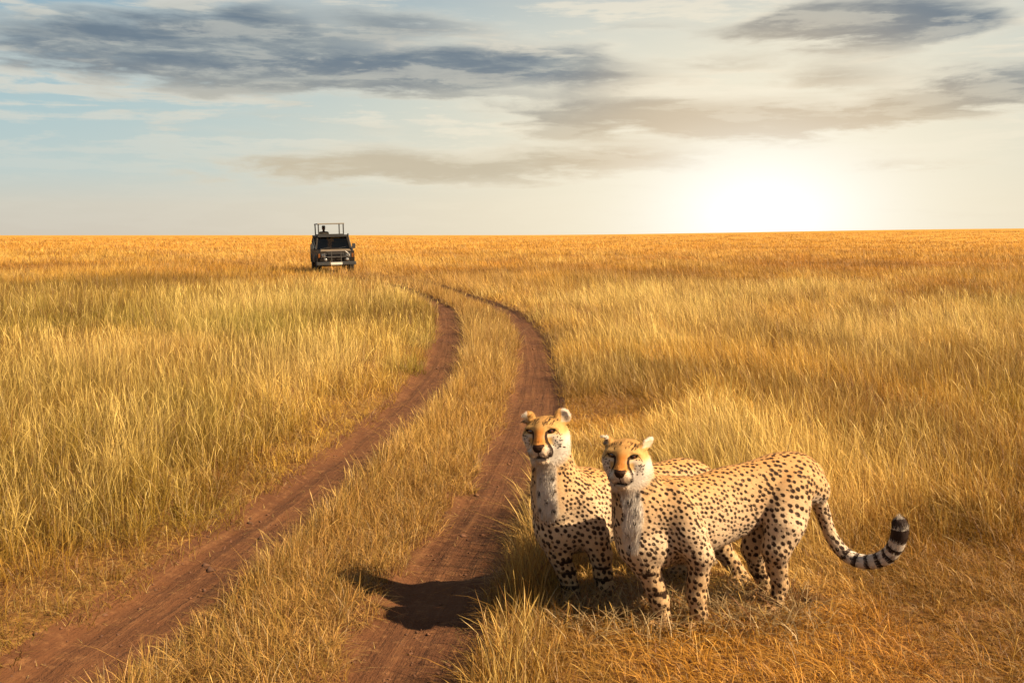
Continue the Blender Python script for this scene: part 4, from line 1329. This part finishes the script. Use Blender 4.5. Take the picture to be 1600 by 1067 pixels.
def bm_lathe_x(bm, prof, c, n=28):
    """profile of (x, radius) turned about the x axis through c"""
    rings = []
    for x, r in prof:
        rings.append([bm.verts.new((c[0] + x, c[1] + r * math.cos(k * 2 * math.pi / n), c[2] + r * math.sin(k * 2 * math.pi / n))) for k in range(n)])
    for q, s in zip(rings[:-1], rings[1:]):
        for k in range(n):
            bm.faces.new((q[k], q[(k + 1) % n], s[(k + 1) % n], s[k]))
    bm.faces.new(rings[0][::-1]); bm.faces.new(rings[-1])

def bm_prism_x(bm, poly, x0, x1, inset=0.0):
    """(y, z) outline drawn out along x"""
    a = [bm.verts.new((x0, y, z)) for y, z in poly]
    b = [bm.verts.new((x1, y, z)) for y, z in poly]
    n = len(poly)
    for k in range(n):
        bm.faces.new((a[k], a[(k + 1) % n], b[(k + 1) % n], b[k]))
    bm.faces.new(a[::-1]); bm.faces.new(b)

def part(name, parent, material, fn, bevel=0.0, smooth=False):
    bm = bmesh.new()
    fn(bm)
    bmesh.ops.recalc_face_normals(bm, faces=bm.faces[:])
    if bevel:
        bmesh.ops.bevel(bm, geom=[e for e in bm.edges if e.calc_length() > bevel * 3 and len(e.link_faces) == 2 and e.calc_face_angle(0) > 0.4],
                        offset=bevel, segments=2, profile=0.5, affect='EDGES')
    me = bpy.data.meshes.new(name)
    bm.to_mesh(me); bm.free()
    if smooth:
        for p in me.polygons: p.use_smooth = True
    return link(name, me, parent, [material])

def quad_pane(bm, pts, t):
    """thin solid pane through four points"""
    p = [Vector(q) for q in pts]
    nr = (p[1] - p[0]).cross(p[3] - p[0]).normalized() * t * 0.5
    a = [bm.verts.new(q + nr) for q in p]; b = [bm.verts.new(q - nr) for q in p]
    bm.faces.new(a); bm.faces.new(b[::-1])
    for k in range(4):
        bm.faces.new((a[k], b[k], b[(k + 1) % 4], a[(k + 1) % 4]))

def beam(bm, a, b, w, d):
    """rectangular bar from a to b"""
    a, b = Vector(a), Vector(b)
    t = (b - a).normalized()
    s = t.cross(Vector((0, 1, 0)) if abs(t.y) < 0.9 else Vector((1, 0, 0))).normalized()
    u = s.cross(t)
    v = []
    for p in (a, b):
        v += [bm.verts.new(p + s * sx * w / 2 + u * ux * d / 2) for sx, ux in ((-1, -1), (1, -1), (1, 1), (-1, 1))]
    for f in ((3, 2, 1, 0), (4, 5, 6, 7), (0, 1, 5, 4), (1, 2, 6, 5), (2, 3, 7, 6), (3, 0, 4, 7)):
        bm.faces.new([v[i] for i in f])

def build_vehicle():
    paint = simple_mat("dusty_dark_paint", (0.013, 0.009, 0.006), 0.55, 0.12, 0.0, 0.0, 0.25, 3.0)
    black = simple_mat("black_plastic", (0.012, 0.011, 0.010), 0.6)
    rubber = simple_mat("tyre_rubber", (0.016, 0.014, 0.012), 0.9, 0.2, noise=0.3)
    steel = simple_mat("dull_steel", (0.09, 0.08, 0.07), 0.4, 0.5, 0.6)
    chrome = simple_mat("lamp_glass", (0.32, 0.30, 0.27), 0.12, 0.8, 0.6)
    amber = simple_mat("amber_lens", (0.14, 0.045, 0.008), 0.25)
    white = simple_mat("pale_plate", (0.45, 0.42, 0.36), 0.5)
    canvas = simple_mat("pale_roof", (0.12, 0.10, 0.075), 0.6, noise=0.15)
    seatm = simple_mat("seat_cloth", (0.16, 0.12, 0.08), 0.9, noise=0.2)
    glass, N, out = mat("tinted_glass")
    g = N.node('ShaderNodeBsdfGlossy'); g.inputs['Roughness'].default_value = 0.03
    tr = N.node('ShaderNodeBsdfTransparent'); tr.inputs['Color'].default_value = (0.16, 0.16, 0.15, 1)
    fr = N.node('ShaderNodeFresnel'); fr.inputs['IOR'].default_value = 1.45
    mx = N.node('ShaderNodeMixShader')
    N.put(mx.inputs[0], fr.outputs[0]); N.put(mx.inputs[1], tr.outputs[0]); N.put(mx.inputs[2], g.outputs[0])
    N.put(out.inputs[0], mx.outputs[0])

    root = bpy.data.objects.new("safari_vehicle", None)
    col.objects.link(root)
    vz = float(ground_z(np.array([VEH[0]]), np.array([VEH[1]]))[0])
    root.location = (VEH[0], VEH[1], vz + 0.01)
    root.rotation_euler = (0, math.radians(-1.5), math.radians(15))
    tag(root, "dark open top safari vehicle with raised roof driving on the track through the grass", "vehicle")
    HW = 0.87
    # lower body with wheel arches cut in its outline
    def arch(yc, r=0.44, z=0.40):
        return [(yc + r * math.cos(a), z + r * math.sin(a)) for a in np.linspace(math.pi, 0, 9) if z + r * math.sin(a) >= 0.49]
    poly = [(0.02, 0.50), (0.0, 0.62), (0.02, 0.98), (0.10, 1.04), (1.22, 1.115), (4.50, 1.115), (4.56, 1.02), (4.56, 0.50)]
    bot = [(3.98 - 0, 0.50)] + arch(3.55)[::-1] + [(3.1, 0.50), (1.32, 0.50)] + arch(0.85)[::-1] + [(0.38, 0.50)]
    def lower(bm):
        bm_prism_x(bm, poly + bot, -HW, HW)
    part("body", root, paint, lower, 0.0)
    bon = part("bonnet", root, simple_mat("painted_sunlit_bonnet", (0.10, 0.068, 0.036), 0.45, 0.5, 0.0, 0.2, 0.15, 4.0), lambda bm: (bm_box(bm, (-0.72, 0.06, 1.045), (0.72, 1.16, 1.135), (0.05, 0.05)),), 0.015)  # lighter tan than the body: sunlight on the bonnet painted into its colour
    bon["label"] = "flat bonnet with a sunlit tan put into its paint"
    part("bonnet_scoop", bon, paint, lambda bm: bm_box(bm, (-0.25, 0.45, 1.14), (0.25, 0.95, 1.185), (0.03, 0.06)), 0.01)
    # cab: pillars, sills, roof
    zb, zt = 1.118, 1.74
    bx, tx = 0.82, 0.70
    rowsy = [(1.22, 1.58), (2.25, 2.30), (3.30, 3.30), (4.48, 4.36)]
    for yb, yt in rowsy:
        for s in (-1, 1):
            part("pillar", root, paint, lambda bm: beam(bm, (s * bx, yb, zb), (s * tx, yt, zt), 0.07, 0.09), 0.008)
    part("roof", root, paint, lambda bm: (
        bm_box(bm, (-0.76, 1.50, zt), (0.76, 2.05, zt + 0.075), (0.04, 0.04)),
        bm_box(bm, (-0.76, 2.05, zt), (-0.50, 4.42, zt + 0.07), (0.02, 0.0)),
        bm_box(bm, (0.50, 2.05, zt), (0.76, 4.42, zt + 0.07), (0.02, 0.0)),
        bm_box(bm, (-0.50, 4.12, zt), (0.50, 4.42, zt + 0.068))), 0.012)
    part("sun_visor", root, black, lambda bm: beam(bm, (-0.70, 1.49, zt + 0.02), (0.70, 1.49, zt + 0.02), 0.10, 0.05), 0.01)
    ws = part("windscreen", root, glass, lambda bm: quad_pane(bm, [(-0.78, 1.235, zb + 0.02), (0.78, 1.235, zb + 0.02), (0.665, 1.575, zt - 0.01), (-0.665, 1.575, zt - 0.01)], 0.008))
    for s, x0 in ((0, -0.62), (1, 0.10)):
        part("wiper", ws, black, lambda bm: beam(bm, (x0, 1.205, zb + 0.03), (x0 + 0.50, 1.27, zb + 0.10), 0.018, 0.02))
    for s in (-1, 1):
        for (a, b) in zip(rowsy[:-1], rowsy[1:]):
            part("side_window", root, glass, lambda bm: quad_pane(bm, [(s * bx, a[0] + 0.06, zb + 0.02), (s * bx, b[0] - 0.06, zb + 0.02), (s * tx, b[1] - 0.05, zt - 0.02), (s * tx, a[1] + 0.05, zt - 0.02)], 0.008))
        for ya, yb in ((1.30, 2.24), (2.30, 3.06)):
            d = part("door", root, paint, lambda bm: bm_box(bm, (s * HW - 0.006, ya, 0.56), (s * HW + 0.006, yb, 1.10)), 0.004)
            part("handle", d, black, lambda bm: bm_box(bm, (s * (HW + 0.018) - 0.012, yb - 0.2, 0.97), (s * (HW + 0.018) + 0.012, yb - 0.06, 1.0)), 0.004)
        part("mirror", root, black, lambda bm: (bm_box(bm, (s * 1.0 - 0.085, 1.30, 1.14), (s * 1.0 + 0.085, 1.37, 1.38), (0.01, 0.005)),
                                               bm_tube(bm, [(s * 0.82, 1.36, 1.16), (s * 0.95, 1.345, 1.22)], 0.014)), 0.012)
        part("fender_flare", root, black, lambda bm: (bm_tube(bm, [(s * (HW + 0.01), 0.85 + 0.46 * math.cos(a), 0.40 + 0.46 * math.sin(a)) for a in np.linspace(0.2, math.pi - 0.2, 11)], 0.04),))
        part("rear_fender_flare", root, black, lambda bm: (bm_tube(bm, [(s * (HW + 0.01), 3.55 + 0.46 * math.cos(a), 0.40 + 0.46 * math.sin(a)) for a in np.linspace(0.2, math.pi - 0.2, 11)], 0.04),))
    # face of the vehicle
    gr = part("grille", root, black, lambda bm: bm_box(bm, (-0.40, -0.02, 0.72), (0.40, 0.03, 0.97)), 0.01)
    for k in range(5):
        part("slat", gr, steel, lambda bm: bm_box(bm, (-0.37, -0.036, 0.745 + k * 0.046), (0.37, -0.022, 0.763 + k * 0.046)))
    part("badge_bar", gr, steel, lambda bm: bm_box(bm, (-0.10, -0.045, 0.835), (0.10, -0.037, 0.865)))
    for s in (-1, 1):
        h = part("headlight", root, black, lambda bm: bm_box(bm, (s * 0.57 - 0.145, -0.025, 0.73), (s * 0.57 + 0.145, 0.03, 0.96)), 0.01)
        def lens(bm):
            bmesh.ops.create_uvsphere(bm, u_segments=18, v_segments=10, radius=0.092)
            for v in bm.verts:
                v.co = Vector((v.co.x + s * 0.57, v.co.y * 0.35 - 0.028, v.co.z + 0.845))
        part("lens", h, chrome, lens, 0, True)
        part("indicator", root, amber, lambda bm: bm_box(bm, (s * 0.78 - 0.045, -0.02, 0.75), (s * 0.78 + 0.045, 0.03, 0.94)), 0.01)
        def fog(bm):
            bmesh.ops.create_uvsphere(bm, u_segments=16, v_segments=10, radius=0.075)
            for v in bm.verts:
                v.co = Vector((v.co.x + s * 0.50, v.co.y * 0.5 - 0.19, v.co.z + 0.66))
        part("fog_lamp", root, chrome, fog, 0, True)
    bp = part("bumper", root, black, lambda bm: bm_box(bm, (-0.92, -0.20, 0.40), (0.92, 0.0, 0.56), (0.0, 0.01)), 0.02)
    part("number_plate", bp, white, lambda bm: bm_box(bm, (-0.27, -0.216, 0.42), (0.27, -0.204, 0.535)), 0.004)
    part("bull_bar", root, steel, lambda bm: (
        bm_tube(bm, [(-0.58, -0.15, 0.55), (-0.56, -0.17, 0.95), (-0.44, -0.17, 1.04), (0.44, -0.17, 1.04), (0.56, -0.17, 0.95), (0.58, -0.15, 0.55)], 0.026),
        bm_tube(bm, [(-0.22, -0.17, 0.55), (-0.22, -0.17, 1.03)], 0.022), bm_tube(bm, [(0.22, -0.17, 0.55), (0.22, -0.17, 1.03)], 0.022),
        bm_tube(bm, [(-0.57, -0.165, 0.79), (0.57, -0.165, 0.79)], 0.018)))
    part("snorkel", root, black, lambda bm: bm_tube(bm, [(0.90, 0.95, 0.98), (0.90, 1.10, 1.10), (0.86, 1.30, 1.20), (0.77, 1.56, 1.72), (0.77, 1.53, 1.86)], 0.042, 10), 0, True)
    # wheels
    for y in (0.85, 3.55):
        for s in (-1, 1):
            w = bpy.data.objects.new("wheel", None)
            col.objects.link(w); w.parent = root; w.location = (s * 0.76, y, 0.38)
            part("tyre", w, rubber, lambda bm: bm_lathe_x(bm, [(-0.12, 0.22), (-0.125, 0.33), (-0.09, 0.38), (0.09, 0.38), (0.125, 0.33), (0.12, 0.22)], (0, 0, 0)), 0, False)
            part("rim", w, steel, lambda bm: bm_lathe_x(bm, [(-0.10, 0.05), (-0.10, 0.216), (0.10, 0.216), (0.06 * s + 0.05, 0.14), (0.07 * s + 0.05, 0.05)], (0, 0, 0)), 0, False)
    part("underbody", root, black, lambda bm: (bm_box(bm, (-0.60, 0.25, 0.36), (0.60, 4.3, 0.495)), bm_tube(bm, [(-0.7, 0.85, 0.38), (0.7, 0.85, 0.38)], 0.06), bm_tube(bm, [(-0.7, 3.55, 0.38), (0.7, 3.55, 0.38)], 0.06)))
    # inside
    part("dashboard", root, black, lambda bm: bm_box(bm, (-0.76, 1.26, 1.08), (0.76, 1.55, 1.19), (0.02, 0.04)), 0.02)
    part("steering_wheel", root, black, lambda bm: bm_tube(bm, [(0.38 + 0.19 * math.cos(a), 1.68 + 0.06 * math.sin(a), 1.22 + 0.17 * math.sin(a)) for a in np.linspace(0, 2 * math.pi, 17)], 0.016))
    for x, y in ((-0.40, 2.15), (0.40, 2.15), (-0.40, 3.05), (0.40, 3.05), (-0.40, 3.85), (0.40, 3.85)):
        st = part("seat", root, seatm, lambda bm: (bm_box(bm, (x - 0.25, y - 0.42, 0.98), (x + 0.25, y, 1.12)), bm_box(bm, (x - 0.24, y - 0.02, 1.0), (x + 0.24, y + 0.10, 1.46), (0.03, 0.02))), 0.02)
        part("headrest", st, seatm, lambda bm: bm_box(bm, (x - 0.12, y, 1.48), (x + 0.12, y + 0.08, 1.64), (0.02, 0.0)), 0.02)
    # raised roof on its posts
    rr = part("raised_roof", root, canvas, lambda bm: bm_box(bm, (-0.66, 1.95, 2.335), (0.66, 4.20, 2.385), (0.02, 0.02)), 0.008)
    for s in (-1, 1):
        for yy in (2.02, 4.12):
            part("roof_post", root, black, lambda bm: bm_tube(bm, [(s * 0.60, yy, zt + 0.06), (s * 0.605, yy, 2.34)], 0.030, 8))
        part("hatch_rail", root, black, lambda bm: bm_tube(bm, [(s * 0.60, 1.96, zt + 0.095), (s * 0.60, 4.16, zt + 0.095)], 0.022, 8))
    part("front_rail", root, black, lambda bm: bm_tube(bm, [(-0.60, 1.97, zt + 0.095), (0.60, 1.97, zt + 0.095)], 0.022, 8))
    return root

def build_person(root):
    """somebody standing in the roof hatch, forearms on the rail"""
    lo = np.array([-0.45, -0.45, -0.02]); hi = np.array([0.45, 0.35, 1.75])
    F_ = Field(lo, hi, 0.008)
    for s in (-1, 1):
        F_.chain([((s * 0.09, 0.02, 0.90), 0.088), ((s * 0.10, -0.01, 0.50), 0.058), ((s * 0.105, 0.02, 0.30), 0.054), ((s * 0.11, 0.03, 0.08), 0.038)], 0.03)
        F_.cone((s * 0.11, 0.04, 0.045), 0.042, (s * 0.125, -0.15, 0.035), 0.034, 0.02)
        sh = (s * 0.185, 0.03, 1.38); elb = (s * 0.255, -0.06, 1.12); wr = (s * 0.20, -0.28, 1.215)
        F_.chain([(sh, 0.060), (elb, 0.043), (wr, 0.030)], 0.025)
        pm = (s * 0.17, -0.345, 1.222)
        F_.cone(wr, 0.028, pm, 0.031, 0.02)
        for k, (o, l) in enumerate(((-0.030, 0.062), (-0.010, 0.075), (0.010, 0.070), (0.029, 0.055))):
            a = np.array([pm[0] + o, pm[1] - 0.02, 1.226]); b = a + np.array([0, -l * 0.6, -0.006]); c = b + np.array([0, -l * 0.4, -0.03])
            F_.chain([(a, 0.0105), (b, 0.0095), (c, 0.0085)], 0.004)
        a = np.array([pm[0] - s * 0.030, pm[1] + 0.02, 1.218])
        F_.chain([(a, 0.012), (a + np.array([-s * 0.030, -0.03, -0.006]), 0.010), (a + np.array([-s * 0.034, -0.058, -0.018]), 0.009)], 0.006)
    F_.ell((0, 0.02, 0.95), (0.165, 0.115, 0.13), k=0.05)
    F_.ell((0, 0.025, 1.12), (0.150, 0.105, 0.20), k=0.06)
    F_.ell((0, 0.025, 1.28), (0.178, 0.112, 0.17), k=0.06)
    F_.cone((-0.12, 0.03, 1.39), 0.058, (0.12, 0.03, 1.39), 0.058, 0.05)
    F_.cone((0, 0.03, 1.40), 0.058, (0, 0.005, 1.52), 0.050, 0.03)
    F_.ell((0, 0.0, 1.60), (0.074, 0.094, 0.115), k=0.03)
    F_.ell((0, -0.045, 1.545), (0.052, 0.050, 0.050), k=0.03)
    F_.cone((0, -0.088, 1.605), 0.010, (0, -0.108, 1.575), 0.013, 0.012)
    for s in (-1, 1):
        F_.ell((s * 0.075, 0.01, 1.59), (0.010, 0.018, 0.030), k=0.01)
        F_.cut((s * 0.030, -0.098, 1.612), (0.016, 0.014, 0.009), k=0.008)
    F_.cut((0, -0.105, 1.543), (0.024, 0.012, 0.004), k=0.004)
    v, q = F_.mesh()
    me = tri_mesh("body", v, q, True)
    skin = np.array([0.075, 0.036, 0.022]); shirt = np.array([0.022, 0.018, 0.014]); trous = np.array([0.05, 0.045, 0.038]); shoe = np.array([0.03, 0.02, 0.015])
    c = np.repeat(shirt[None], len(v), 0)
    c[v[:, 2] < 0.93] = trous
    c[v[:, 2] < 0.09] = shoe
    c[(v[:, 2] > 1.455)] = skin
    c[(v[:, 1] < -0.20) & (v[:, 2] > 1.0) & (v[:, 2] < 1.3)] = skin
    point_color(me, 'tint', c)
    m, N, out = mat("person_cloth_and_skin")
    a = N.node('ShaderNodeAttribute', attribute_name='tint')
    p = N.node('ShaderNodeBsdfPrincipled'); p.inputs['Roughness'].default_value = 0.95; p.inputs['Specular IOR Level'].default_value = 0.1
    N.put(p.inputs['Base Color'], a.outputs['Color']); N.put(out.inputs[0], p.outputs[0])
    pr = bpy.data.objects.new("person", None)
    col.objects.link(pr)
    link("body", me, pr, [m])
    felt = simple_mat("felt_hat", (0.022, 0.016, 0.011), 0.9, noise=0.2)
    def hat(bm):
        n = 24
        prof = [(0.150, 1.650, 0.0), (0.152, 1.656, 0.0), (0.092, 1.664, 0.0), (0.086, 1.715, 0.0), (0.060, 1.738, 0.0)]
        rings = [[bm.verts.new((r * 0.92 * math.cos(k * 2 * math.pi / n), r * 1.05 * math.sin(k * 2 * math.pi / n), z)) for k in range(n)] for r, z, _ in prof]
        for a_, b_ in zip(rings[:-1], rings[1:]):
            for k in range(n):
                bm.faces.new((a_[k], a_[(k + 1) % n], b_[(k + 1) % n], b_[k]))
        bm.faces.new(rings[0][::-1]); bm.faces.new(rings[-1])
    part("hat", pr, felt, hat, 0, True)
    def hair(bm):
        bmesh.ops.create_uvsphere(bm, u_segments=18, v_segments=12, radius=1.0)
        for w_ in bm.verts:
            w_.co = Vector((w_.co.x * 0.079, w_.co.y * 0.078 + 0.028, w_.co.z * 0.105 + 1.612))
    part("hair", pr, simple_mat("dark_hair", (0.012, 0.009, 0.007), 0.8), hair, 0, True)
    loc = root.matrix_basis @ Vector((-0.33, 2.30, 0.535))
    pr.location = loc
    pr.rotation_euler = root.rotation_euler
    tag(pr, "person in dark shirt and brimmed hat standing in the roof hatch of the vehicle", "person")

# ------------------------------------------------------------------ build
build_ground()
build_ruts()
build_grass()
build_litter()
build_cheetah(CHEETAH_A)
build_cheetah(CHEETAH_B)
vehicle = build_vehicle()
build_person(vehicle)
